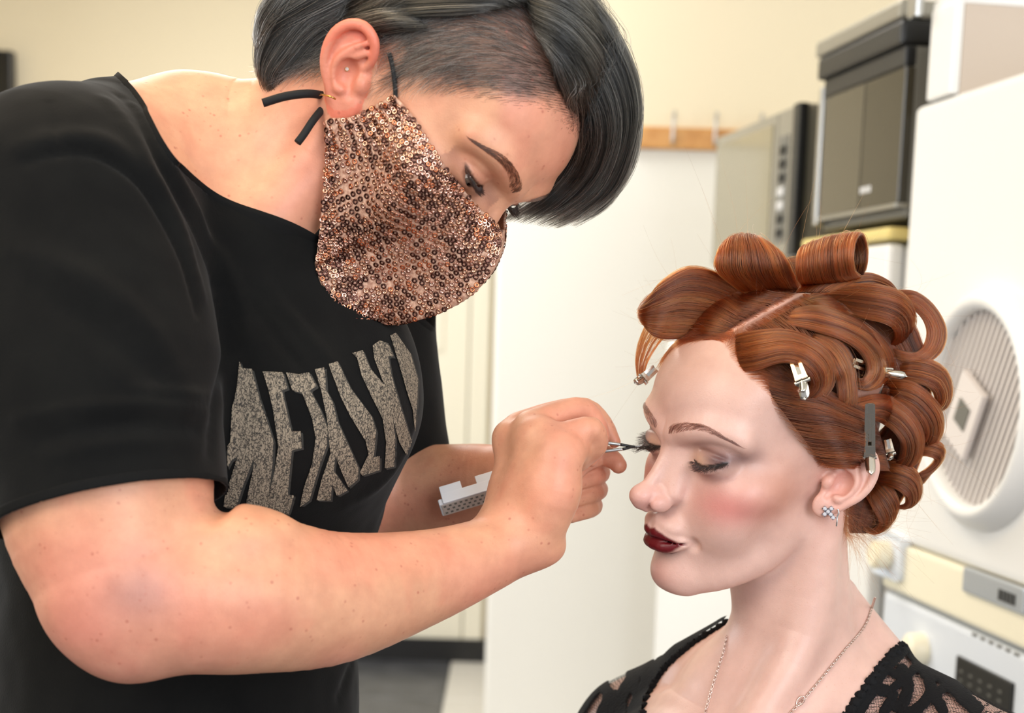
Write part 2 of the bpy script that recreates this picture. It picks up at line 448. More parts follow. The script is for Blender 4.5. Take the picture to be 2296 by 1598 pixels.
for k in range(ns):
    o_ = (k - (ns - 1) / 2) * (2 * rg / ns)
    half = math.sqrt(max(rg * rg - o_ * o_, 0)) * 0.995
    if half < 0.01: continue
    hw = rg / ns * 0.56
    c = (sc_ + nx * o_, zc_ + nz * o_)
    b = bmesh.new()
    vs = []
    for dd in (-0.0115, -0.0075):
        for (a, w) in ((-half, -hw), (half, -hw), (half, hw), (-half, hw)):
            vs.append(b.verts.new(rpt(c[0] + ux * a + nx * w, dd + (0.001 if dd < -0.01 and w > 0 else 0), c[1] + uz * a + nz * w)))
    for q in ((0, 1, 2, 3), (7, 6, 5, 4), (0, 4, 5, 1), (1, 5, 6, 2), (2, 6, 7, 3), (3, 7, 4, 0)): b.faces.new([vs[i] for i in q])
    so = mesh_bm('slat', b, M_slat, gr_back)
    so.matrix_parent_inverse = gr_back.matrix_parent_inverse.copy() if False else Matrix.Identity(4)
sp, zp = rowsz(2196, 930)
def rplate(name, s, z, du, dn, d0, d1, material, parent):
    b = bmesh.new(); vs = []
    for dd in (d0, d1):
        for (a, w) in ((-du, -dn), (du, -dn), (du, dn), (-du, dn)):
            vs.append(b.verts.new(rpt(s + ux * a + nx * w, dd, z + uz * a + nz * w)))
    for q in ((0, 1, 2, 3), (7, 6, 5, 4), (0, 4, 5, 1), (1, 5, 6, 2), (2, 6, 7, 3), (3, 7, 4, 0)): b.faces.new([vs[i] for i in q])
    return mesh_bm(name, b, material)
adopt(rplate('latch_plate', sp, zp, rg * 0.38, rg * 0.27, -0.024, -0.016, M_slat, dry), dry)
adopt(rplate('latch_window', sp, zp, rg * 0.13, rg * 0.13, -0.0255, -0.022, M_greyd, dry), dry)

# washing machine under it
wsh = rowroot('washing_machine', (sL + sR) / 2, 0.0, 'white washing machine with black display under the tumble dryer', 'washing machine')
rowbox('body', sR, sL, 0.015, 0.56, 0.0, zP0, M_white, wsh, 0.012, 3)
rowbox('control_panel', sR, sL, 0.0, 0.02, zP0 - 0.16, zP0 - 0.004, M_bluew, wsh, 0.008)
rowbox('front_panel', sR, sL, 0.004, 0.02, 0.06, zP0 - 0.163, M_white, wsh, 0.008)
s1_, z1_ = rowsz(2068, 1455)
adopt(mesh_np('dial', *ring_prof((s1_, z1_), [(0.0001, -0.024), (0.019, -0.024), (0.023, -0.02), (0.024, 0.0)], 40), M_ivory), wsh)
sd0, zd0 = rowsz(2150, 1468); sd1, zd1 = rowsz(2277, 1520); _, zd2 = rowsz(2140, 1566)
dsp = rowbox('display', sd1, sd0, -0.004, 0.004, zd2, zd0, M_blk, wsh, 0.002)
for r in range(2):
    for k in range(5):
        s_ = sd0 - 0.014 - k * (sd0 - sd1 - 0.02) / 5; z_ = zd0 - 0.018 - r * 0.012
        o = mesh_bm('marking', box_bm((s_ - 0.008, -0.0046, z_ - 0.0015), (s_, -0.003, z_ + 0.0015), 0, ROWM), M_greyd)
        o.parent = dsp; o.matrix_parent_inverse = Matrix.Identity(4)
s1_, z1_ = rowsz(2180, 1420)
for k in range(6):
    rowbox('marking', s1_ - k * 0.022 - 0.012, s1_ - k * 0.022, -0.0008, 0.004, z1_ - 0.002, z1_ + 0.001, M_greyd, wsh, 0, 1)

# white cabinet standing behind the dryer top
sq, zq = rowsz(2118, 10)
cab = rowroot('white_cabinet', sq + 0.2, zT, 'white cabinet with a shade-tinted side beyond the tumble dryer top', 'cabinet')
sq0 = rowsz(2140, 100)[0]
zq1 = rowsz(2140, 8)[1]
rowbox('side_panel', sq0, sq0 + 0.016, 0.012, 0.5, zT + 0.002, zq1, mat('shade_tinted_laminate', lin(196, 182, 168), 0.5), cab, 0.001)  # beige puts the warm shade on this white side into its colour
rowbox('front_panel', sq0, sq0 + 0.075, -0.002, 0.012, zT + 0.002, zq1 + 0.004, M_white, cab, 0.004)
rowbox('top_panel', sq0, sq0 + 0.075, 0.0, 0.5, zq1, zq1 + 0.014, M_white, cab, 0.003)

# fridge row with ivory top carrying the two microwaves
sF0, zF0 = rowsz(1999, 507); sF1, zF1 = rowsz(1502, 640)
sM = rowsz(1835, 520)[0]
sFm = rowsz(1800, 530)[0]
frd = rowroot('fridge', (sF0 + sM) / 2, 0, 'white fridge with an ivory top edge under the black microwave', 'fridge')
rowbox('body', sF0 + 0.006, sFm - 0.004, 0.03, 0.6, 0.02, zF0 - 0.022, M_white, frd, 0.02, 4)
rowbox('door', sF0 + 0.006, sFm - 0.004, 0.0, 0.028, 0.06, zF0 - 0.024, M_white, frd, 0.012, 4)
rowbox('top', sF0, sFm - 0.004, -0.004, 0.6, zF0 - 0.02, zF0, M_ivoryt, frd, 0.008, 3)
fr2 = rowroot('cooker', sF1 - 0.2, 0, 'white rounded appliance under the silver microwave', 'cooker')
rowbox('body', sFm, sF1, 0.0, 0.6, 0.0, zF0 - 0.04, M_white, fr2, 0.035, 5)
rowbox('plinth', sFm + 0.01, sF1 - 0.01, -0.004, 0.01, 0.0, 0.09, M_greyd, fr2, 0.003)
rowbox('door', sFm + 0.02, sF1 - 0.04, -0.012, 0.005, 0.12, zF0 - 0.2, M_white, fr2, 0.008)

# silver microwave (far)
a0, zt = rowsz(1607, 318); a1, _ = rowsz(1792, 215); zb_ = zF0 - 0.02
_, zt2 = rowsz(1790, 215)
zt = (zt + zt2) / 2
mwb = zF0 - 0.04
mw1 = rowroot('silver_microwave', (a0 + a1) / 2, mwb, 'silver microwave with a mirrored door standing near the hook rail', 'microwave')
rowbox('casing', a1, a0, 0.01, 0.36, mwb + 0.012, zt, M_grey, mw1, 0.006, 3)
for s_ in (a0 - 0.04, a1 + 0.04):
    for d_ in (0.05, 0.3):
        rowbox('foot', s_ - 0.014, s_ + 0.014, d_ - 0.014, d_ + 0.014, mwb, mwb + 0.013, M_blk, mw1, 0.002, 1)
c0 = rowsz(1738, 400)[0]
rowbox('door_frame', c0, a0, 0.0, 0.012, mwb + 0.014, zt - 0.003, M_grey, mw1, 0.004)
rowbox('door_glass', c0 + 0.02, a0 - 0.02, -0.002, 0.004, mwb + 0.03, zt - 0.022, M_mirror, mw1, 0.002)
rowbox('control_panel', a1, c0 - 0.003, 0.0, 0.012, mwb + 0.014, zt - 0.003, M_grey, mw1, 0.004)
k0, k1 = rowsz(1742, 420)[0], rowsz(1764, 420)[0]
kp = rowbox('keypad', k1, k0 - 0.004, -0.002, 0.004, mwb + 0.04, zt - 0.05, M_greyd, mw1, 0.002)
for r in range(7):
    zz = mwb + 0.05 + r * (zt - mwb - 0.11) / 7
    for c in range(2):
        ss = k1 + 0.008 + c * (k0 - k1 - 0.016) / 2
        o = mesh_bm('key', box_bm((ss, -0.005, zz), (ss + (k0 - k1) / 2 - 0.016, -0.001, zz + 0.016), 0.001, ROWM, 1), M_lab if r in (2, 3) else M_blk)
        o.parent = kp; o.matrix_parent_inverse = Matrix.Identity(4)
h0, h1 = rowsz(1779, 380)[0], rowsz(1793, 380)[0]
rowbox('door_edge', h1, h0, -0.006, 0.012, mwb + 0.014, zt - 0.003, M_blk, mw1, 0.002)

# dark microwave (near) with an overhanging lid plate
b0, zt3 = rowsz(1848, 182); b1 = sF0 - 0.02
_, zb3 = rowsz(1830, 512)
zt3 = rowsz(2000, 118)[1] * 0.5 + zt3 * 0.5
zb3 = zF0
mw2 = rowroot('dark_microwave', (b0 + b1) / 2, zb3, 'dark glass microwave with chrome trim between silver microwave and dryer', 'microwave')
rowbox('casing', b1, b0, 0.012, 0.40, zb3 + 0.012, zt3, M_greyd, mw2, 0.006, 3)
for s_ in (b0 - 0.05, b1 + 0.05):
    for d_ in (0.06, 0.34):
        rowbox('foot', s_ - 0.014, s_ + 0.014, d_ - 0.014, d_ + 0.014, zb3, zb3 + 0.013, M_blk, mw2, 0.002, 1)
zs = rowsz(1960, 470)[1]
rowbox('door_glass', b1 + 0.15, b0 - 0.012, -0.002, 0.014, zs + 0.004, zt3 - 0.03, M_dark, mw2, 0.002)
rowbox('control_glass', b1, b1 + 0.147, -0.002, 0.014, zs + 0.004, zt3 - 0.03, mat('darker_glass', lin(60, 56, 45), 0.12), mw2, 0.002)
rowbox('lower_trim', b1, b0, -0.004, 0.014, zb3 + 0.03, zs, M_grey, mw2, 0.003)
rowbox('side_trim', b0 - 0.011, b0 + 0.006, -0.006, 0.014, zb3 + 0.02, zt3 - 0.01, M_steel, mw2, 0.003)
rowbox('upper_trim', b1, b0 - 0.012, -0.004, 0.014, zt3 - 0.029, zt3, M_blk, mw2, 0.003)
sl, zl = rowsz(1945, 425)
for k in range(4):
    rowbox('lettering', sl + 0.016 - k * 0.011, sl + 0.023 - k * 0.011, -0.0028, -0.0015, zl - 0.005, zl + 0.005, M_lab, mw2, 0, 1)
# plate lying on the dark microwave
lid = rowroot('lid_plate', (b0 + b1) / 2, zt3, 'grey flat lid with a black underside lying on the dark microwave', 'lid', 0.1)
zl0 = zt3 + 0.003
rowbox('underside', b1, b0 + 0.004, -0.012, 0.38, zt3 + 0.001, zl0 + 0.034, M_blk, lid, 0.006)
rowbox('top_sheet', b1, b0 + 0.008, -0.016, 0.39, zl0 + 0.035, zl0 + 0.062, M_grey, lid, 0.006)
sc2, zc2 = rowsz(2046, 62, -0.02)
rowbox('clasp', sc2 - 0.014, sc2 + 0.014, -0.024, -0.01, zl0 + 0.022, zl0 + 0.07, M_steel, lid, 0.005, 3)
# ------------------------------------------------------------------ heads
def head_ops(S, q):
    """adds a human head (cm, local: +x subject's right, +y forward, +z up) to the SDF in its current frame"""
    g = q.get
    ez, ex, ey = q['ez'], q['ex'], q['ey']
    # skull and face masses
    S.ell((0, -0.9, 4.3), (7.15, 9.0, 8.9), 1.0)
    S.ell((0, 2.9, 5.4), (6.1, 6.3, 5.0), 2.0)
    S.ell((0, 2.6, -1.0), (5.85, 5.7, 6.6), 1.8)
    S.ell((0, 6.2, -4.2), (2.9, 3.35, 3.0), 1.6)
    S.chain([(4.75, 0.9, -4.2), (4.2, 2.4, -6.1), (3.0, 5.2, -7.5), (1.1, 7.1, -8.2)], (0.9, 1.0, 1.15, 1.3), 2.4, mir=True)
    S.ell((0, 3.4, -6.0), (4.2, 4.6, 2.5), 1.5)
    S.ell((0, q['chy'], q['chz']), (1.75, 1.55, 1.5), 1.3)
    S.ell((4.75, 4.9, q.get('cbz', -0.6)), (1.8, 2.2, 1.5), 1.8, mir=True)
    S.ell((3.4, 6.1, -2.8), (2.2, 2.0, 2.5), 1.8, mir=True)
    # orbits
    S.ell((ex + 0.1, 9.7, ez + 0.15), (2.1, 1.75, 1.3), 1.0, sub=True, mir=True)
    bz = q['bz']
    S.chain([(0.7, 8.75, bz - 0.1), (2.2, 8.6, bz + 0.45), (3.9, 7.75, bz + 0.65), (5.3, 6.0, bz)], (0.7, 0.72, 0.72, 0.75), 1.2, mir=True)
    S.ell((7.6, 4.6, 4.2), (1.3, 2.4, 2.6), 1.6, sub=True, mir=True)
    # nose
    nt = np.array(q['nt'], float)
    S.chain([(0, 8.75, ez + 1.3), (0, 8.95, ez + 0.2), (0, 10.0, (ez + nt[2]) / 2), tuple(nt + (0, -0.95, 0.15))], (0.58, 0.52, 0.5, 0.6), 0.9)
    S.chain([(1.0, 7.9, ez - 0.2), (1.05, 8.55, (ez + nt[2]) / 2), (1.15, 9.1, nt[2] + 0.2)], (0.55, 0.6, 0.6), 0.9, mir=True)
    S.chain([(0.35, 8.3, ez - 0.1), (0.42, 8.7, (ez + nt[2]) / 2), (0.5, 9.1, nt[2] + 0.35), (0.5, 9.3, nt[2] - 0.2)], (0.62, 0.68, 0.68, 0.5), 0.8, mir=True)
    S.chain([tuple(nt + (0.1, -0.95, 0.15)), tuple(nt + (0.6, -1.75, 0.15))], (0.6, 0.5), 0.5, mir=True)
    S.ell(nt + (0, -0.72, 0.0), (0.78, 0.74, 0.68), 0.6)
    S.ell(nt + (1.05, -1.95, -0.45), (0.56, 0.92, 0.66), 0.22, mir=True)
    S.chain([nt + (0, -0.75, -0.55), nt + (0, -1.75, -1.1)], (0.42, 0.42), 0.4)
    S.ell(nt + (0.58, -1.45, -1.15), (0.3, 0.55, 0.42), 0.22, sub=True, mir=True)
    # lids
    lx, ly, lr = ex, ey, q.get('lidr', 1.36); wx = q.get('wx', 1.06)
    S.ell((lx, ly, ez), (lr * wx, lr, lr * q.get('wz', 0.98)), 0.55, mir=True)
    def lidcurve(zi, zm, zo, r, lift=0.0):
        pts = []
        for t in np.linspace(0, 1, 7):
            x = lx + (-1.5 + 3.1 * t) * wx / 1.06
            z = ez + zi * (1 - t) ** 2 + zm * 4 * t * (1 - t) * 0.5 + zo * t ** 2
            dx = x - lx; dz = z - ez
            y = ly + math.sqrt(max(r * r - dx * dx * 1.06 / wx ** 2 - dz * dz, 0.05))
            if abs(dx) > 1.2 * wx: y = min(y, ly + 0.62)
            pts.append((x, y + lift, z))
        return pts
    q['lash_upper'] = lidcurve(*q['lash'], lr)
    S.chain(lidcurve(*q['crease'], lr)[2:], (0.01, 0.06, 0.08, 0.07, 0.04), 0.28, sub=True, mir=True, n=13)
    if q.get('open'):
        S.chain(lidcurve(*q['aper'], lr, 0.15), (0.1, 0.3, 0.42, 0.46, 0.44, 0.32, 0.12), 0.12, sub=True, mir=True, n=13)
    else:
        S.chain(lidcurve(*q['lash'], lr, 0.06), (0.04, 0.07, 0.09, 0.1, 0.09, 0.07, 0.04), 0.10, sub=True, mir=True, n=13)
        lo_ = [(x, y - 0.05, z - 0.34) for x, y, z in lidcurve(*q['lash'], lr)]
        S.chain(lo_[1:-1], (0.12, 0.2, 0.22, 0.2, 0.12), 0.35, mir=True)
    # mouth
    mz = q['mz']; my = q.get('my', 0.0)
    S.ell((0, 9.2 + my, mz + 0.95), (1.9, 1.0, 0.9), 0.9)
    S.chain([(0, 9.98 + my, mz + 0.47), (0.5, 9.98 + my, mz + 0.56), (1.35, 9.42 + my, mz + 0.3), (2.3, 8.4 + my, mz - 0.08)], (0.42, 0.44, 0.38, 0.2), 0.3, mir=True)
    S.chain([(0, 9.82 + my, mz - 0.62), (0.9, 9.62 + my, mz - 0.56), (1.7, 8.95 + my, mz - 0.36), (2.3, 8.35 + my, mz - 0.1)], (0.6, 0.56, 0.4, 0.2), 0.35, mir=True)
    S.chain([(0, 10.4 + my, mz - 0.02), (0.8, 10.2 + my, mz + 0.02), (1.6, 9.35 + my, mz - 0.03), (2.42, 8.55 + my, mz - 0.12)], (0.12, 0.12, 0.1, 0.07), 0.16, sub=True, mir=True)
    S.chain([(0, 9.8 + my, mz), (0.9, 9.6 + my, mz + 0.02), (1.7, 8.9 + my, mz - 0.04)], (0.12, 0.12, 0.07), 0.15, sub=True, mir=True)
    S.ell((2.75, 8.3 + my, mz - 0.15), (0.3, 0.5, 0.45), 0.5, sub=True, mir=True)
    S.chain([(0, 10.55 + my, mz + 1.1), (0, 10.4 + my, mz + 2.0)], (0.22, 0.2), 0.35, sub=True)
    S.chain([(-1.3, 9.9 + my, mz - 1.75), (0, 10.2 + my, mz - 1.68), (1.3, 9.9 + my, mz - 1.75)], (0.35, 0.45, 0.35), 0.9, sub=True)
def ear_frame(hf, side, base, up, fwd, out, k):
    return Frame(hf.R @ np.column_stack([fwd, up, out]), hf.fwd(np.array(base)), k)
def ear_ops(S):
    """ear in its own frame: x forward, y up, z outward (cm)"""
    S.ell((-0.7, 0.5, 0.55), (1.55, 2.75, 0.42), 0.35, rot=rotm(0, 0, 0.28))
    S.ell((-0.25, -2.0, 0.5), (0.85, 0.95, 0.36), 0.5)
    S.chain([(-0.35, 0.35, 0.55), (0.55, 0.85, 0.45), (0.95, 1.7, 0.6), (0.75, 2.7, 0.75), (-0.1, 3.3, 0.95), (-1.1, 3.1, 1.15), (-1.85, 2.3, 1.3), (-2.15, 1.1, 1.35), (-2.0, -0.1, 1.25), (-1.55, -1.1, 1.0), (-1.1, -1.9, 0.75), (-0.5, -2.6, 0.55)],
            (0.16, 0.24, 0.3, 0.34, 0.36, 0.36, 0.35, 0.33, 0.3, 0.28, 0.3, 0.3), 0.22)
    S.ell((-0.3, 1.75, 1.15), (0.75, 0.6, 0.35), 0.3, sub=True)
    S.chain([(0.3, 2.3, 0.95), (-0.6, 1.55, 1.05), (-1.2, 0.7, 1.15), (-1.25, -0.2, 1.1), (-0.85, -1.0, 1.0)], (0.2, 0.3, 0.32, 0.3, 0.28), 0.3)
    S.chain([(0.5, 1.75, 0.8), (-0.1, 1.35, 0.9), (-0.8, 0.95, 1.0)], (0.2, 0.26, 0.25), 0.25)
    S.ell((-0.35, 0.0, 1.05), (0.76, 1.08, 0.8), 0.25, sub=True)
    S.chain([(-0.25, -0.5, 0.9), (0.0, -1.3, 0.85)], (0.3, 0.2), 0.25, sub=True)
    S.ell((0.5, -0.35, 0.55), (0.4, 0.55, 0.36), 0.35)
    S.ell((-0.75, -1.05, 0.95), (0.38, 0.3, 0.28), 0.3)

def smoothstep(a, b, x):
    t = np.clip((x - a) / (b - a), 0, 1); return t * t * (3 - 2 * t)
def mixc(c, c2, w): return c * (1 - w[:, None]) + np.asarray(c2)[None] * w[:, None]
def vnoise(p, s, seed=0):
    """cheap smooth value noise on points"""
    r = np.random.default_rng(seed); tab = r.random((4096,)).astype(np.float32)
    q = np.asarray(p) * s; i = np.floor(q).astype(np.int64); f = q - i; f = f * f * (3 - 2 * f)
    def h(a): return tab[(a[:, 0] * 73 + a[:, 1] * 179 + a[:, 2] * 283) % 4096]
    out = 0
    for dx in (0, 1):
        for dy in (0, 1):
            for dz in (0, 1):
                w = (f[:, 0] if dx else 1 - f[:, 0]) * (f[:, 1] if dy else 1 - f[:, 1]) * (f[:, 2] if dz else 1 - f[:, 2])
                out = out + w * h(i + np.array([dx, dy, dz]))
    return out
def skin_mat(name, sss=0.12, rough=0.42, freckle=None, mott=0.8):
    m = mat(name, (0.6, 0.4, 0.3), rough, 0.0, 0.4)
    b = bsdf(m)
    b.inputs['Subsurface Weight'].default_value = sss; b.inputs['Subsurface Radius'].default_value = (0.9, 0.35, 0.2); b.inputs['Subsurface Scale'].default_value = 0.006
    a = nd(m, 'ShaderNodeAttribute'); a.attribute_name = 'col'
    t = nd(m, 'ShaderNodeTexCoord')
    n = nd(m, 'ShaderNodeTexNoise'); n.inputs['Scale'].default_value = 55; n.inputs['Detail'].default_value = 5; n.inputs['Roughness'].default_value = 0.6
    lk(m, t, 'Object', n, 'Vector')
    r = nd(m, 'ShaderNodeValToRGB'); r.color_ramp.elements[0].position = 0.3; r.color_ramp.elements[1].position = 0.7
    r.color_ramp.elements[0].color = (0.86, 0.78, 0.76, 1); r.color_ramp.elements[1].color = (1.08, 1.05, 1.03, 1)
    lk(m, n, 'Fac', r, 'Fac')
    mx = nd(m, 'ShaderNodeMix'); mx.data_type = 'RGBA'; mx.blend_type = 'MULTIPLY'; mx.inputs[0].default_value = mott
    m.node_tree.links.new(a.outputs['Color'], mx.inputs[6]); m.node_tree.links.new(r.outputs['Color'], mx.inputs[7])
    last = mx
    if freckle:
        v = nd(m, 'ShaderNodeTexVoronoi'); v.inputs['Scale'].default_value = freckle[0]; v.inputs['Randomness'].default_value = 1.0
        lk(m, t, 'Object', v, 'Vector')
        rr = nd(m, 'ShaderNodeValToRGB'); rr.color_ramp.elements[0].position = 0.10; rr.color_ramp.elements[1].position = 0.24
        rr.color_ramp.elements[0].color = (1, 1, 1, 1); rr.color_ramp.elements[1].color = (0, 0, 0, 1)
        lk(m, v, 'Distance', rr, 'Fac')
        n2 = nd(m, 'ShaderNodeTexNoise'); n2.inputs['Scale'].default_value = 90; lk(m, t, 'Object', n2, 'Vector')
        r2 = nd(m, 'ShaderNodeValToRGB'); r2.color_ramp.elements[0].position = 0.5; r2.color_ramp.elements[1].position = 0.62
        lk(m, n2, 'Fac', r2, 'Fac')
        mm = nd(m, 'ShaderNodeMath'); mm.operation = 'MULTIPLY'; lk(m, rr, 'Color', mm, 0); lk(m, r2, 'Color', mm, 1)
        m2 = nd(m, 'ShaderNodeMath'); m2.operation = 'MULTIPLY'; lk(m, mm, 'Value', m2, 0); m2.inputs[1].default_value = freckle[1]
        mx2 = nd(m, 'ShaderNodeMix'); mx2.data_type = 'RGBA'; mx2.inputs[7].default_value = (*freckle[2], 1)
        m.node_tree.links.new(m2.outputs[0], mx2.inputs[0]); m.node_tree.links.new(last.outputs[2], mx2.inputs[6])
        last = mx2
    m.node_tree.links.new(last.outputs[2], b.inputs['Base Color'])
    n3 = nd(m, 'ShaderNodeTexNoise'); n3.inputs['Scale'].default_value = 900; n3.inputs['Detail'].default_value = 3; lk(m, t, 'Object', n3, 'Vector')
    bp = nd(m, 'ShaderNodeBump'); bp.inputs['Strength'].default_value = 0.22; bp.inputs['Distance'].default_value = 0.0006
    lk(m, n3, 'Fac', bp, 'Height'); lk(m, bp, 'Normal', b, 'Normal')
    return m

# ------------------------------------------------------------------ the woman in the chair (model)
KH = 0.955
_x = np.array([119.0156, -6.0189, -8.5962]); _c = np.array([0.19415, 1.11017, 1.14911])
hm = Frame(rotm(*np.radians(_x)), (CC + (_c - CC) * KH) * 100, KH)
qm = dict(ez=1.80, ex=3.32, wx=1.3, wz=1.1, lidr=1.40, ey=6.95, bz=3.55, nt=(0, 12.1, -1.3), chy=8.05, chz=-7.9, mz=-4.75, my=0.0,
          lash=(0.05, -0.78, 0.36), crease=(0.4, 1.25, 0.4))
SM = SDF(); SM.frame(hm); head_ops(SM, qm)
me_base = (-6.7, -1.45, 0.0)
u_ = np.array([-0.12, -0.55, 0.83]); u_ /= np.linalg.norm(u_)
f_ = np.array([0.42, 0.85, 0.35]); f_ -= u_ * (f_ @ u_); f_ /= np.linalg.norm(f_); o_ = np.cross(f_, u_)
if o_[0] > 0: o_ = -o_
ef = ear_frame(hm, -1, me_base, u_, f_, o_, KH * 0.97)
SM.frame(ef); ear_ops(SM)
SM.frame(None); SM.cur = 0
def W(px, py, Y): return P(px, py, Y) * 100
nb = W(1785, 1500, 1.085)
SM.chain([hm.fwd((0, -2.4, 0.5)), hm.fwd((0, -2.6, -5.0)), W(1775, 1360, 1.075), W(1782, 1480, 1.09), W(1790, 1600, 1.10)], (5.2, 4.75, 4.5, 4.9, 6.2), 1.1)
# shoulders / chest
shn, shf = W(2240, 1790, 0.985), W(1435, 1655, 1.19)
SM.chain([W(1800, 1590, 1.10), W(1985, 1620, 1.07), shn], (5.4, 5.0, 5.6), 2.5)
SM.chain([W(1740, 1570, 1.13), W(1570, 1585, 1.165), shf], (5.2, 4.9, 5.0), 2.5)
SM.chain([W(1650, 1860, 1.08), W(1740, 1640, 1.09)], (14.0, 8.6), 3.0)
SM.chain([W(1880, 1340, 1.10), W(1950, 1470, 1.10)], (1.6, 2.6), 2.0)      # trapezius
SM.chain([W(1640, 1430, 1.14), W(1560, 1500, 1.15)], (1.2, 2.0), 2.0)
# clavicles, neck muscle
SM.chain([W(1650, 1640, 1.02), W(1500, 1570, 1.10), shf], (0.8, 0.7, 1.0), 1.2)
SM.chain([W(1720, 1650, 1.005), W(1950, 1640, 0.985), shn + (-3, -1, 2.5)], (0.8, 0.7, 1.0), 1.2)
SM.chain([hm.fwd((-5.0, -2.2, -3.2)), W(1800, 1420, 1.035), W(1690, 1620, 1.01)], (1.6, 1.5, 1.2), 1.6)
# upper arms (mostly below the frame)
SM.chain([shn, W(2290, 1900, 0.97)], (5.0, 4.3), 2.0)
SM.chain([shf, W(1240, 1860, 1.20)], (4.6, 4.0), 2.0)
lo = np.array([2, 80, 84.0]); hi = np.array([52, 132, 135.0])
Vm, Fm = extract(SM, lo, hi, 0.11, 4)
L = hm.inv(Vm)
def seg_dist(P2, a, b):
    a = np.asarray(a); b = np.asarray(b); ba = b - a; h = np.clip((P2 - a) @ ba / (ba @ ba), 0, 1)
    return np.linalg.norm(P2 - a - h[:, None] * ba, axis=1)
def poly_in(x, z, poly):
    poly = np.asarray(poly); ins = np.zeros(len(x), bool); j = len(poly) - 1
    for i in range(len(poly)):
        xi, zi = poly[i]; xj, zj = poly[j]
        c = ((zi > z) != (zj > z)) & (x < (xj - xi) * (z - zi) / (zj - zi + 1e-9) + xi); ins ^= c; j = i
    return ins
def soft_poly(x, z, poly, w):
    """signed soft mask of a polygon in a plane"""
    poly = np.asarray(poly, float); d = np.full(len(x), 1e9); P2 = np.column_stack([x, z])
    for i in range(len(poly)): d = np.minimum(d, seg_dist(P2, poly[i - 1], poly[i]))
    d = np.where(poly_in(x, z, poly), d, -d)
    return smoothstep(-w, w, d)
skin = np.array(lin(215, 176, 162)); col = np.tile(skin, (len(Vm), 1))
ax_ = np.abs(L[:, 0]); Lx, Ly, Lz = L.T
front = Ly > 4.5
# blush, nose, ear, chin warmth
pink = np.array(lin(200, 112, 106))
def blob(c, r): return np.exp(-(((np.column_stack([ax_, Ly, Lz]) - c) / r) ** 2).sum(1))
col = mixc(col, pink, 0.8 * blob((4.9, 6.4, -1.3), (2.5, 3.2, 1.5)))
col = mixc(col, lin(186, 122, 96), 0.6 * blob((6.3, 3.2, -0.6), (1.2, 2.6, 3.0)))
col = mixc(col, pink, 0.35 * blob((0.6, 11.2, -1.6), (1.5, 1.4, 1.2)))
col = mixc(col, pink, 0.3 * blob((0, 9.5, -8.0), (1.6, 1.6, 1.2)))
col = mixc(col, lin(226, 150, 132), 0.5 * blob((7.4, -1.6, 0), (1.6, 2.0, 3.4)))
col = mixc(col, lin(204, 158, 132), 0.35 * np.exp(-((Lz - 8.6) / 2.0) ** 2) * front)
ez, ex = qm['ez'], qm['ex']
def eyeuv(): return ax_ - ex, Lz - ez
eu, ev = eyeuv()
em = smoothstep(3.4, 5.4, Ly)
col = mixc(col, lin(92, 62, 64), em * 0.95 * np.exp(-((eu - 1.25) / 1.15) ** 2 - ((ev - 0.45) / 0.7) ** 2))
col = mixc(col, lin(128, 88, 80), em * 0.8 * np.exp(-((eu - 0.2) / 1.4) ** 2 - ((ev - 1.0) / 0.42) ** 2))
col = mixc(col, lin(214, 176, 150), em * 0.85 * np.exp(-((eu + 0.45) / 0.9) ** 2 - ((ev - 0.0) / 0.55) ** 2))
col = mixc(col, lin(140, 98, 100), em * 0.5 * np.exp(-((eu - 0.4) / 1.2) ** 2 - ((ev + 0.95) / 0.35) ** 2))
lu = np.array(qm['lash_upper'])
dl = np.full(len(L), 9.0); A3 = np.column_stack([ax_, Ly, Lz])
near = (em > 0.3) & (np.abs(eu) < 2.2) & (np.abs(ev) < 1.5)
for i in range(1, 6): dl[near] = np.minimum(dl[near], seg_dist(A3[near], lu[i], lu[i + 1]))
col = mixc(col, lin(24, 18, 18), 0.95 * (1 - smoothstep(0.10, 0.2, dl)))
# lipstick
mz = qm['mz']
lip = [(0, mz + 0.78), (0.5, mz + 0.97), (1.2, mz + 0.66), (1.8, mz + 0.24), (2.28, mz - 0.12), (1.75, mz - 0.74), (1.0, mz - 1.2), (0, mz - 1.32)]
lm = soft_poly(ax_, Lz, [(-x, z) for x, z in lip[::-1]] + lip[1:-1], 0.09) * (Ly > 7.6)
col = mixc(col, lin(98, 14, 22), lm)
dm = np.exp(-((Lz - mz + 0.02 * ax_) / 0.09) ** 2) * smoothstep(2.15, 1.5, ax_) * smoothstep(7.0, 7.6, Ly) * smoothstep(9.9, 9.5, Ly)
col = mixc(col, lin(28, 6, 8), dm * 0.9)
# scalp colour under the hair
def azel(L3):
    v = L3 - np.array([0, 0.5, 2.0]); return np.degrees(np.arctan2(np.abs(v[:, 0]), v[:, 1])), np.degrees(np.arctan2(v[:, 2], np.hypot(v[:, 0], v[:, 1])))
HLM = np.array([(0, 55), (9, 56), (16, 59), (31, 49), (43, 42), (59, 34), (75, 22), (85, 5), (93, -6), (99, 2), (108, -8), (118, -34), (135, -44), (180, -48)], float)
def hairline(L3, HL): 
    az, el = azel(L3); return el - np.interp(az, HL[:, 0], HL[:, 1])
hm_w = smoothstep(-2.0, 5.0, hairline(L, HLM) + 4 * (vnoise(L, 2.2, 3) - 0.5))
le = ef.inv(Vm); inear = (np.abs(le[:, 0] + 0.6) < 2.4) & (np.abs(le[:, 1]) < 3.8) & (le[:, 2] > -1.0) & (le[:, 2] < 3)
hm_w = np.where(inear, 0, hm_w)
_q = proj(Vm / 100); _pd = np.minimum(seg_dist(_q, (1628, 748), (1715, 698)), seg_dist(_q, (1715, 698), (1803, 654)))
hm_w *= smoothstep(1.0, 7.0, _pd)
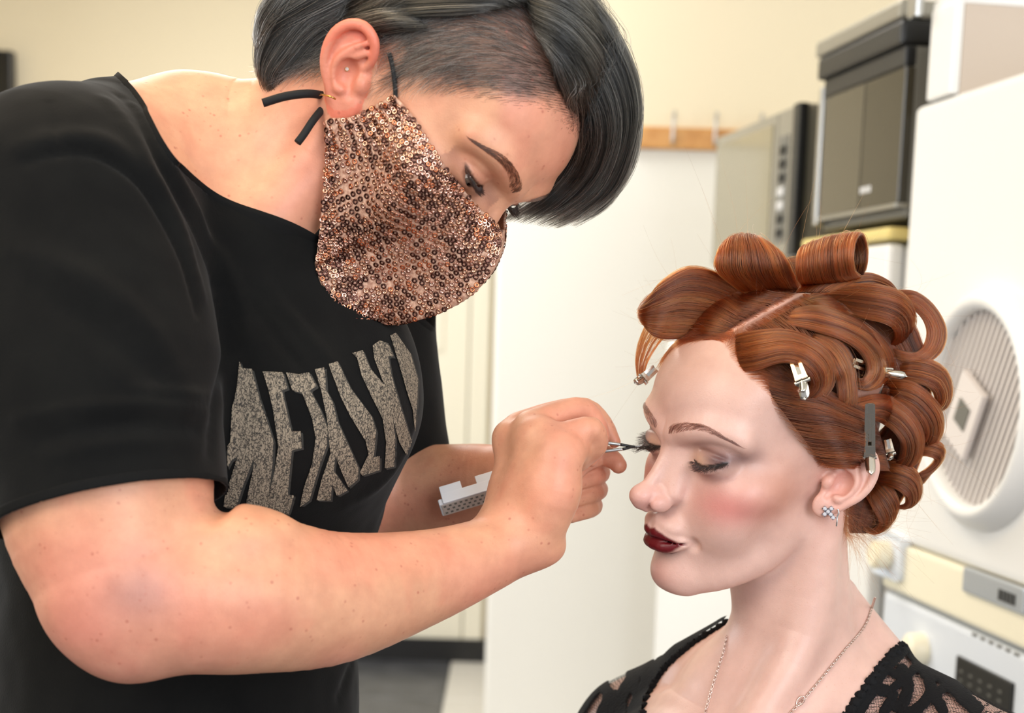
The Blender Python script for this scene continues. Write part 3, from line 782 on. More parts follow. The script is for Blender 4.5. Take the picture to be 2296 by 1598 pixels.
# parting line (bare scalp): from the front hairline to the crown
def part_d(L3): return L3
pa = np.array([hm.inv(W(1632, 740, 0.965)), hm.inv(W(1800, 655, 1.0))])
col = mixc(col, lin(104, 54, 34), 0.7 * hm_w)

M_skin_m = skin_mat('pale_skin', 0.15, 0.4, (330, 0.22, lin(190, 130, 105)), 0.5)
woman = mesh_np('person', Vm / 100, Fm, M_skin_m, attrs={'col': col})
tag(woman, 'seated woman with red pinned curls, dark red lipstick and a sheer black lace top', 'person')

def dbg(name, q, tgt):
    p = proj(hm.fwd(q) / 100); print('LM', name, p.round(0), tgt)
# ------------------------------------------------------------------ the artist standing over her
_xa = np.array([-126.0526, -54.6805, -15.3302]); _ca = np.array([-0.07369, 1.06266, 1.39507])
ha = Frame(rotm(*np.radians(_xa)), (CC + (_ca - CC) * KH) * 100, KH)
qa = dict(ez=2.1, ex=3.05, ey=6.95, bz=3.9, nt=(0, 12.0, -1.5), chy=8.2, chz=-8.0, mz=-4.9, my=0.0, open=True,
          lash=(0.1, -0.25, 0.3), crease=(0.35, 1.0, 0.5), aper=(-0.15, -0.85, 0.1))
SA = SDF(); SA.frame(ha); head_ops(SA, qa)
# ear: axes taken from how it lies in view (lobe -> top, back -> front)
EA = W(795, 165, 0.955)
_d = ha.R.T @ (W(817, 55, 0.945) - W(768, 250, 0.962)); ua = _d / np.linalg.norm(_d)
oa = ha.R.T @ np.array([-0.30, -0.95, 0.05]); oa -= ua * (oa @ ua); oa /= np.linalg.norm(oa); fa = np.cross(ua, oa)
if (ha.R @ fa)[0] < 0: fa = -fa
efa = Frame(ha.R @ np.column_stack([fa, ua, oa]), W(806, 172, 0.963), KH * 1.03)
SA.frame(efa); ear_ops(SA); SA.cur = 0
SAear = SDF(); SAear.frame(efa); ear_ops(SAear)
def neck_ops(S, e):
    S.chain([ha.fwd((0, -2.2, 0.0)), W(640, 360, 1.045), W(440, 385, 1.05), W(300, 470, 1.06)], (6.0 + e, 5.9 + e, 6.4 + e, 8.0 + e), 1.5)
    S.chain([ha.fwd((4.4, -0.8, -4.5)), W(620, 480, 0.985), W(520, 560, 0.985)], (1.6 + e, 1.5 + e, 1.2 + e), 1.6)
    # trapezius and shoulder girdle
    S.chain([W(420, 330, 1.04), W(270, 370, 0.985), W(150, 470, 0.93)], (5.0 + e, 5.2 + e, 6.6 + e), 2.0)
    S.chain([W(480, 440, 1.10), W(650, 560, 1.14), W(800, 660, 1.17)], (6.0 + e, 5.2 + e, 5.0 + e), 2.5)
neck_ops(SA, 0.0)
ARM = [W(150, 480, 0.925), W(205, 830, 0.895), W(243, 1130, 0.872), W(285, 1300, 0.858)]
SA.chain(ARM, (7.0, 7.0, 6.5, 5.6), 1.5, n=16)
SA.chain([W(290, 1345, 0.856), W(420, 1332, 0.858), W(560, 1330, 0.872), W(740, 1340, 0.905), W(940, 1297, 0.95), W(1080, 1248, 0.98), W(1150, 1212, 0.995)], (4.7, 4.9, 5.0, 4.35, 3.3, 2.65, 2.5), 0.9, n=34)
SA.ell(W(300, 1420, 0.848), (2.2, 2.4, 2.2), 2.2)
SA.ell(W(520, 1195, 0.862), (3.6, 3.0, 1.6), 1.5)
SA.chain([W(380, 1205, 0.80), W(440, 1170, 0.815), W(500, 1135, 0.86), W(510, 1125, 0.91)], (0.12, 0.3, 0.45, 0.5), 0.9, sub=True)
# right hand: carpus, metacarpals, five fingers
SA.chain([W(1125, 1195, 1.0), W(1155, 1090, 1.02), W(1164, 995, 1.03)], (1.95, 1.65, 1.25), 1.2)
SA.chain([W(1190, 1205, 0.99), W(1232, 1120, 0.985), W(1250, 1040, 0.985)], (2.1, 1.95, 1.5), 1.2)
SA.chain([W(1165, 1160, 1.0), W(1200, 1060, 1.0), W(1205, 985, 1.0)], (2.0, 1.9, 1.4), 1.2)
SA.ell(W(1225, 1225, 0.995), (1.3, 1.3, 1.1), 1.0)
SA.chain([W(1150, 992, 1.024), W(1200, 985, 1.005), W(1248, 1005, 0.988)], (1.35, 1.45, 1.4), 1.4)
SA.chain([W(1162, 1090, 1.015), W(1232, 1085, 0.987)], (1.7, 1.85), 1.4)
SA.ell(W(1146, 972, 1.026), (0.85, 0.85, 0.7), 1.2)
FK = 0.35
fingers = [
    ([W(1165, 958, 1.03), W(1240, 930, 1.045), W(1310, 918, 1.056), W(1352, 950, 1.06), W(1378, 990, 1.055)], (1.15, 1.0, 0.88, 0.72, 0.46)),
    ([W(1190, 958, 1.01), W(1250, 932, 1.02), W(1310, 920, 1.03), W(1346, 975, 1.036), W(1325, 1030, 1.04)], (1.25, 1.05, 0.86, 0.72, 0.55)),
    ([W(1215, 1000, 0.995), W(1272, 978, 0.996), W(1326, 962, 1.0), W(1338, 1000, 1.01), W(1312, 1030, 1.02)], (1.35, 1.1, 0.86, 0.74, 0.55)),
    ([W(1245, 1030, 0.985), W(1280, 1010, 0.988), W(1300, 1012, 1.0), W(1298, 1035, 1.012), W(1280, 1050, 1.02)], (1.25, 1.0, 0.8, 0.68, 0.55)),
]
for pts, rr in fingers: SA.chain(pts, rr, FK if pts is not fingers[3][0] else 0.7)
SA.chain([W(1215, 1120, 1.035), W(1290, 1040, 1.058), W(1345, 1020, 1.066), W(1374, 1030, 1.062), W(1387, 1043, 1.058)], (1.5, 1.1, 0.85, 0.72, 0.62), 0.6)
# left arm and hand behind it
SA.chain([W(800, 650, 1.17), W(835, 900, 1.17), W(850, 1110, 1.165)], (5.0, 4.6, 4.2), 1.5)
SA.chain([W(850, 1120, 1.165), W(960, 1112, 1.145), W(1080, 1086, 1.118), W(1150, 1068, 1.10)], (4.4, 4.2, 3.3, 2.4), 1.0, n=18)
SA.chain([W(1150, 1070, 1.10), W(1215, 1075, 1.095)], (2.4, 2.5), 1.0)
SA.chain([W(1190, 1115, 1.095), W(1245, 1120, 1.09)], (1.9, 1.7), 1.0)
for x, y, r in ((1346, 1022, 0.72), (1343, 1058, 0.74), (1338, 1096, 0.74), (1326, 1132, 0.74)):
    SA.chain([W(1230, y + 26, 1.102), W(x - 48, y + 16, 1.106), W(x, y, 1.098), W(x - 2, y + 8, 1.078), W(x - 45, y + 24, 1.064)], (r * 1.2, r * 1.15, r, r * 0.95, r * 0.75), 0.22)
SA.chain([W(1180, 1040, 1.075), W(1220, 1010, 1.06), W(1250, 1000, 1.055)], (1.4, 1.05, 0.75), 0.5)
# torso inside the shirt
def torso_ops(S, e):
    S.ell(W(455, 900, 1.075), (15.2 + e, 13.5 + e, 17.0 + e), 3.0)
    S.ell(W(430, 620, 1.06), (13.0 + e, 12.0 + e, 11.0 + e), 4.0)
    S.chain([W(400, 1250, 1.08), W(395, 1750, 1.08)], (13.6 + e, 14.4 + e), 5.0)
    S.ell(W(735, 880, 1.03), (6.6 + e, 7.0 + e, 7.5 + e), 4.0)
    S.ell(W(560, 930, 1.0), (8.0 + e, 6.0 + e, 7.5 + e), 4.0)
torso_ops(SA, -0.6)
lo = np.array([-48, 74, 88.0]); hi = np.array([22, 132, 168.0])
Va, Fa = extract(SA, lo, hi, 0.15, 4)
LA = ha.inv(Va)
ska = np.array(lin(216, 161, 129)); ca_ = np.tile(ska, (len(Va), 1))
n1 = vnoise(Va, 0.28, 5); n2 = vnoise(Va, 0.9, 6)
ca_ = mixc(ca_, lin(218, 138, 118), 0.45 * smoothstep(0.35, 0.85, n1))
ca_ = mixc(ca_, lin(212, 128, 104), 0.2 * smoothstep(0.5, 0.9, n2))
elb = np.exp(-(((Va - W(230, 1400, 0.84)) / np.array([6.5, 6.0, 5.0])) ** 2).sum(1)); ca_ = mixc(ca_, lin(214, 128, 124), 0.5 * elb)
bru = np.exp(-(((Va - W(310, 1335, 0.80)) / np.array([2.2, 3.0, 1.8])) ** 2).sum(1))
ca_ = mixc(ca_, lin(138, 106, 112), 0.45 * bru)
ax2 = np.abs(LA[:, 0])
lea = efa.inv(Va); ineara = (np.abs(lea[:, 0] + 0.6) < 2.6) & (lea[:, 1] < 3.9) & (lea[:, 1] > -3.05) & (lea[:, 2] > 0.2) & (SAear(Va) < 0.25)
ca_ = mixc(ca_, lin(226, 130, 110), 0.55 * ineara)
ca_ = mixc(ca_, lin(232, 120, 95), 0.5 * (ineara & (np.hypot(lea[:, 0] + 0.6, lea[:, 1] * 0.7) > 1.7)))
HLA = np.array([(0, 48), (20, 50), (35, 44), (50, 34), (62, 27), (75, 18), (86, 4), (94, -10), (100, 5), (112, 4), (124, -24), (140, -38), (180, -44)], float)
hw_a = smoothstep(-3.0, 7.0, hairline(LA, HLA) + 6 * (vnoise(LA, 2.0, 8) - 0.5)); hw_a = np.where(ineara | (LA[:, 2] < -8), 0, hw_a)
ca_ = mixc(ca_, lin(70, 60, 56), 0.8 * hw_a)
eu2, ev2 = ax2 - qa['ex'], LA[:, 2] - qa['ez']
em2 = (LA[:, 1] > 6) & (np.abs(eu2) < 2.2)
ca_ = mixc(ca_, lin(140, 92, 80), em2 * 0.5 * np.exp(-((ev2 + 0.1) / 0.7) ** 2))
lu2 = np.array(qa['lash_upper'])
dl2 = np.full(len(Va), 9.0); A3 = np.column_stack([ax2, LA[:, 1], LA[:, 2]]); nr = em2 & (np.abs(ev2) < 1.6)
for i in range(6): dl2[nr] = np.minimum(dl2[nr], seg_dist(A3[nr], lu2[i], lu2[i + 1]))
ca_ = mixc(ca_, lin(40, 26, 24), 0.85 * (1 - smoothstep(0.08, 0.22, dl2)))
M_skin_a = skin_mat('warm_skin', 0.14, 0.45, (170, 0.6, lin(176, 96, 78)))
artist = mesh_np('person', Va / 100, Fa, M_skin_a, attrs={'col': ca_})
tag(artist, 'make-up artist bending over in black printed T-shirt with sequin face mask and short grey hair', 'person')

# ---- T-shirt
SH = SDF()
neck_ops(SH, 0.55); torso_ops(SH, 0.0)
AR = [np.array(a) for a in ARM]
hemn = (AR[2] - AR[1]) / np.linalg.norm(AR[2] - AR[1]); axn = hemn
SH.chain([AR[0], AR[1], AR[2], AR[2] + hemn * 4], (7.9, 8.0, 7.25, 7.2), 2.0)
SH.chain([W(800, 650, 1.17), W(838, 880, 1.172), W(860, 1040, 1.17)], (6.0, 5.7, 5.5), 2.0)
Vs, Fs = extract(SH, np.array([-50, 70, 86.0]), np.array([10, 134, 168.0]), 0.25, 4)
bv_s = BVHTree.FromPolygons([tuple(v) for v in Vs[:, :] / 100], [tuple(f) for f in Fs])
def on(bv, px, py):
    h = bv.ray_cast(Vector(CC), Vector(ray(px, py))); return None if h[0] is None else np.array(h[0]) * 100
NS = grad(SH, Vs)
disp = 0.22 * (vnoise(Vs, 0.22, 11) - 0.5) + 0.10 * (vnoise(Vs, 0.6, 12) - 0.5)
FOLDS = [  # polyline in view over the cloth, height cm, width cm
    ([(300, 235), (370, 350), (440, 480), (520, 620), (560, 760)], 0.35, 0.55), ([(240, 225), (330, 370), (400, 500), (450, 660)], 0.35, 0.6),
    ([(270, 215), (350, 345), (425, 490), (490, 640)], -0.3, 0.45), ([(60, 360), (130, 340), (230, 350), (330, 430), (400, 560), (440, 700)], -0.4, 0.35),
    ([(40, 330), (130, 310), (240, 320), (350, 410)], 0.3, 0.7), ([(110, 230), (125, 300), (128, 345)], -0.2, 0.3),
    ([(20, 560), (150, 600), (300, 700), (400, 830)], 0.3, 0.9), ([(80, 650), (220, 740), (380, 880)], -0.25, 0.8),
    ([(40, 940), (220, 910), (400, 912), (470, 925)], 0.3, 0.5), ([(90, 985), (270, 950), (440, 960)], -0.28, 0.45), ([(300, 870), (400, 880), (470, 890)], 0.25, 0.4),
    ([(120, 1020), (280, 990), (460, 1000)], 0.22, 0.5), ([(480, 640), (500, 780), (490, 900), (470, 1010)], -0.5, 0.7),
    ([(600, 640), (680, 740), (760, 830)], 0.25, 0.5), ([(570, 690), (640, 780), (700, 860)], -0.2, 0.45), ([(930, 930), (880, 1050), (780, 1130)], 0.25, 0.7),
    ([(100, 1400), (260, 1540), (500, 1590)], -0.3, 1.0), ([(860, 1480), (820, 1540), (700, 1590)], 0.3, 0.8), ([(790, 1490), (760, 1560)], -0.3, 0.6)]
for pts, amp, wd in FOLDS:
    q = [on(bv_s, *p) for p in pts]; q = [x for x in q if x is not None]
    if len(q) < 2: continue
    q = crom(q, len(q) * 4); sel = ((Vs - q.mean(0)) ** 2).sum(1) < (np.linalg.norm(q - q.mean(0), axis=1).max() + 4 * wd) ** 2
    dd = np.full(sel.sum(), 99.0); tt = np.zeros(sel.sum())
    for i in range(len(q) - 1):
        e = seg_dist(Vs[sel], q[i], q[i + 1]); u = e < dd; dd[u] = e[u]; tt[u] = (i + 0.5) / (len(q) - 1)
    disp[sel] += amp * np.exp(-(dd / wd) ** 2) * np.sin(np.pi * np.clip(0.12 + 0.76 * tt, 0, 1)) 
Vs = Vs + disp[:, None] * NS
coln = np.array([0.6, 0.05, 0.8]); coln /= np.linalg.norm(coln)
colp = W(322, 220, 1.05); colu = np.array([0.8, 0.0, -0.6]); cols0 = float((W(460, 410, 0.94) - colp) @ colu)
def colf(p):
    s_ = (p - colp) @ colu; nearw = smoothstep(108.0, 98.0, p[:, 1])
    return (p - colp) @ coln + 2.3 * np.exp(-((s_ - cols0) / 5.0) ** 2) * nearw
nc_ = W(470, 395, 1.05)
fn_ = colf(Vs); cutn = (fn_ > 0) & (np.linalg.norm(Vs - nc_, axis=1) < 22)
hemc = W(246, 1146, 0.872); hemn = hemn + np.array([0.07, 0, 0]); hemn /= np.linalg.norm(hemn)
dax = np.linalg.norm(np.cross(Vs - AR[1], axn), axis=1)
cuth = ((Vs - hemc) @ hemn > 0) & (dax < 8.3) & ((Vs - hemc) @ hemn < 12)
def cut_mesh(V, Fq, cuts):
    """cuts = [(dead mask, plane point, plane normal)]: faces wholly dead go, the rest are snapped to the plane; returns rims"""
    V = V.copy(); alld = np.zeros(len(V), bool)
    for d, p, n in cuts: alld |= d
    Fq = Fq[~alld[Fq].all(1)]
    for d, p, n in cuts: V[d] -= p[d][:, None] * n
    u, inv = np.unique(Fq, return_inverse=True); Fq = inv.reshape(-1, Fq.shape[1]); rims = []
    ed = {}
    for f in Fq[alld[u][Fq].any(1)]:
        for i in range(len(f)):
            e = (int(f[i]), int(f[(i + 1) % len(f)]))
            if (e[1], e[0]) in ed: del ed[(e[1], e[0])]
            else: ed[e] = 1
    nx_ = {a: b for a, b in ed}
    for d, p, n in cuts:
        dd = d[u]; best = []
        todo = {a for a in nx_ if dd[a] and dd[nx_[a]]}
        while todo:
            a = todo.pop(); lp = [a]; b = nx_[a]
            while b in todo: todo.discard(b); lp.append(b); b = nx_[b]
            if len(lp) > len(best): best = lp
        R_ = V[u][best]
        for _ in range(6): R_ = 0.5 * R_ + 0.25 * (np.roll(R_, 1, 0) + np.roll(R_, -1, 0))
        rims.append(R_)
    return V[u], Fq, rims
Vs2, Fs2, rims = cut_mesh(Vs, Fs, [(cutn, fn_, coln), (cuth, (Vs - hemc) @ hemn, hemn)])
M_tee = mat('black_cotton', lin(16, 16, 16), 0.92, 0.0, 0.2); bsdf(M_tee).inputs['Sheen Weight'].default_value = 0.05; bsdf(M_tee).inputs['Sheen Roughness'].default_value = 0.5
noise_color(M_tee, lin(6, 6, 6), lin(12, 12, 11), 30)
_n = noise_bump(M_tee, 700, 0.25, 0.0006, 2)
tee = mesh_np('t_shirt', Vs2 / 100, Fs2, M_tee, artist)
sm = tee.modifiers.new('thick', 'SOLIDIFY'); sm.thickness = 0.0015; sm.offset = -1
def closed_band(R_, n, w, t, name, material, parent):
    """flat ribbed band following a closed ring"""
    N = len(R_); T = np.roll(R_, -1, 0) - np.roll(R_, 1, 0); T /= np.linalg.norm(T, axis=1)[:, None]
    out = np.cross(T, n); out /= np.linalg.norm(out, axis=1)[:, None]
    ce = R_.mean(0); s = np.sign(((R_ - ce) * out).sum(1))[:, None]; out = out * s
    prof = [(-w, 0.0), (-w, t * 0.7), (-w * 0.6, t), (w * 0.6, t), (w, t * 0.7), (w, 0.0), (0, -t * 0.5)]
    V = np.concatenate([R_ + n * a + out * b for a, b in prof]); k = len(prof)
    F = [((i % k) * N + j, (i % k) * N + (j + 1) % N, ((i + 1) % k) * N + (j + 1) % N, ((i + 1) % k) * N + j) for i in range(k) for j in range(N)]
    return mesh_np(name, V / 100, F, material, parent)
M_rib = mat('black_rib_knit', lin(14, 14, 14), 0.9, 0.0, 0.2)
closed_band(rims[0][::2] - coln * 0.55, coln, 0.85, 0.16, 'collar', M_rib, tee)
closed_band(rims[1][::2] - hemn * 0.3, hemn, 0.3, 0.07, 'sleeve_hem', M_rib, tee)
# ------------------------------------------------------------------ hair helpers
def hair_obj(name, strands, radii, material, parent, colors=None):
    """strands: list of (n,3) arrays in metres; radii: list of (n,)"""
    hc = bpy.data.hair_curves.new(name)
    hc.add_curves([len(s) for s in strands])
    P_ = np.concatenate(strands).astype(np.float32); R_ = np.concatenate(radii).astype(np.float32)
    hc.attributes['position'].data.foreach_set('vector', P_.ravel())
    at = hc.attributes.get('radius') or hc.attributes.new('radius', 'FLOAT', 'POINT')
    at.data.foreach_set('value', R_)
    if colors is not None:
        a = hc.attributes.new('col', 'FLOAT_COLOR', 'CURVE'); c = np.ones((len(strands), 4), np.float32); c[:, :3] = colors
        a.data.foreach_set('color', c.ravel())
    hc.materials.append(material)
    o = bpy.data.objects.new(name, hc); link(o, parent); o['kind'] = 'stuff'
    return o
def hair_mat(name, rough=0.3, coat=0.0, ior=1.55):
    m = bpy.data.materials.new(name); m.use_nodes = True
    nt = m.node_tree; b = nt.nodes['Principled BSDF']; nt.nodes.remove(b)
    h = nt.nodes.new('ShaderNodeBsdfHairPrincipled'); h.model = 'CHIANG'; h.parametrization = 'COLOR'
    h.inputs['Roughness'].default_value = rough; h.inputs['Radial Roughness'].default_value = 0.4
    h.inputs['Random Roughness'].default_value = 0.2; h.inputs['IOR'].default_value = ior
    a = nt.nodes.new('ShaderNodeAttribute'); a.attribute_name = 'col'
    nt.links.new(a.outputs['Color'], h.inputs['Color'])
    nt.links.new(h.outputs[0], nt.nodes['Material Output'].inputs[0])
    return m
def ellip_depth(fr, c, r, px, py):
    """distance along Y (m) where the ray through a pixel meets an ellipsoid given in a head frame (closest approach when it misses)"""
    px = np.atleast_1d(np.asarray(px, float)); py = np.atleast_1d(np.asarray(py, float))
    d = _f + CR * ((px - CX) / FPX)[:, None] - CU * ((py - CY) / FPX)[:, None]
    o = (fr.inv(CC * 100)[None] - c) / r; v = (d @ fr.R / fr.k) / r
    a = (v * v).sum(1); b = (v * o).sum(1); c_ = (o * o).sum(1) - 1
    disc = b * b - a * c_
    t = (-b - np.sqrt(np.maximum(disc, 0))) / a
    return t * d[:, 1] / 100
SKM = (np.array([0, -0.9, 4.3]), np.array([7.15, 9.0, 8.9]))
SKA = (np.array([0, -0.9, 4.3]), np.array([7.15, 9.0, 8.9]))
def P_many(px, py, Y):
    d = _f + CR * ((px - CX) / FPX)[:, None] - CU * ((py - CY) / FPX)[:, None]
    return CC + d * (Y / d[:, 1])[:, None]
class Lock:
    """a lock of hair: a tapering band swept between two edge lines; stations (ax, ay, ad, bx, by, bd): view position + cm in front of the skull"""
    def __init__(s, st, T, fr, sk, n=48, bow=0.35, absd=False):
        st = np.asarray(st, float); Q = crom(st, n); s.T = T
        nu = 9; us = np.linspace(0, 1, nu)
        G = np.zeros((n, nu, 3))
        for j, u in enumerate(us):
            px = Q[:, 0] * (1 - u) + Q[:, 3] * u; py = Q[:, 1] * (1 - u) + Q[:, 4] * u; d = Q[:, 2] * (1 - u) + Q[:, 5] * u
            G[:, j] = P_many(px, py, d if absd else ellip_depth(fr, sk[0], sk[1], px, py) - d / 100)
        for _ in range(2):
            G[1:-1] = 0.5 * G[1:-1] + 0.25 * (G[:-2] + G[2:])
        s.G = G; s.us = us; s.n = n
        t = np.gradient(G, axis=0); w = np.gradient(G, axis=1)
        N = np.cross(t, w); N /= np.linalg.norm(N, axis=2)[:, :, None] + 1e-12
        # keep the normal continuous and starting towards the viewer
        if (N[0, nu // 2] @ (CC - G[0, nu // 2])) < 0: N = -N
        s.N = N
        s.bow = bow
    def at(s, phi, ext=0.0, tt=None):
        """curve along the lock at section angle phi; returns (n,3)"""
        u = 0.5 + 0.5 * np.cos(phi); j = u * (len(s.us) - 1); j0 = min(int(j), len(s.us) - 2); f = j - j0
        g = s.G[:, j0] * (1 - f) + s.G[:, j0 + 1] * f; nn = s.N[:, j0] * (1 - f) + s.N[:, j0 + 1] * f
        tp = np.linspace(0, 1, s.n)
        prof = np.clip(tp / 0.12, 0, 1) ** 0.6 * (0.75 + 0.25 * np.clip((1 - tp) / 0.15, 0, 1))
        h = s.T * prof * (math.sin(phi) * 0.5 + s.bow * (1 - (2 * u - 1) ** 2)) + ext
        return g + nn * (h / 100)[:, None]
    def mesh(s, m=18, shrink=0.0, skip=0):
        ph = np.linspace(0, 2 * np.pi, m, endpoint=False)
        V = np.stack([s.at(p, -shrink * math.sin(p)) for p in ph], 1).reshape(-1, 3)
        F = [(i * m + j, i * m + (j + 1) % m, (i + 1) * m + (j + 1) % m, (i + 1) * m + j) for i in range(skip, s.n - 1) for j in range(m)]
        return V, F
    def strands(s, k, rg, jit=0.02, r=0.00010, fly=0.0, front=0.72, soft=0.08, rag=0.12):
        out, rad = [], []; s.tone = []; tb = rg.uniform(0.28, 1.5, 40)
        for i in range(k):
            phi = rg.uniform(0, np.pi) if rg.random() < front else rg.uniform(np.pi, 2 * np.pi)
            c = s.at(phi, 0.0); x_ = phi / (2 * math.pi) * 39; s.tone.append(tb[int(x_)] * (1 - x_ % 1) + tb[min(int(x_) + 1, 39)] * (x_ % 1))
            a, b = rg.uniform(0, soft), 1 - rg.uniform(0, rag) ** 1.3
            i0, i1 = int(a * s.n), max(int(b * s.n), int(a * s.n) + 6)
            c = c[i0:i1].copy()
            # slow sideways wander and slight lift
            n = len(c); tw = np.linspace(0, 1, n)
            wv = s.G[i0:i1, -1] - s.G[i0:i1, 0]; wl = np.linalg.norm(wv, axis=1)[:, None] + 1e-9
            am = rg.normal(0, 0.018); ph = rg.uniform(0, 6.28); fr_ = rg.uniform(0.4, 1.3)
            c += wv * (am * np.sin(fr_ * 6.28 * tw + ph))[:, None]
            lift = abs(rg.normal(0, 0.0004)) + (abs(rg.normal(0, fly)) if rg.random() < 0.06 else 0)
            c += s.N[i0:i1, len(s.us) // 2] * (lift * (np.sin(np.pi * tw)) * (1 if math.sin(phi) > 0 else -1))[:, None]
            c += rg.normal(0, jit / 100, 3)
            out.append(c); rad.append(r * (0.35 + 0.65 * np.minimum(1, np.minimum(tw, 1 - tw) * 8)))
        return out, rad

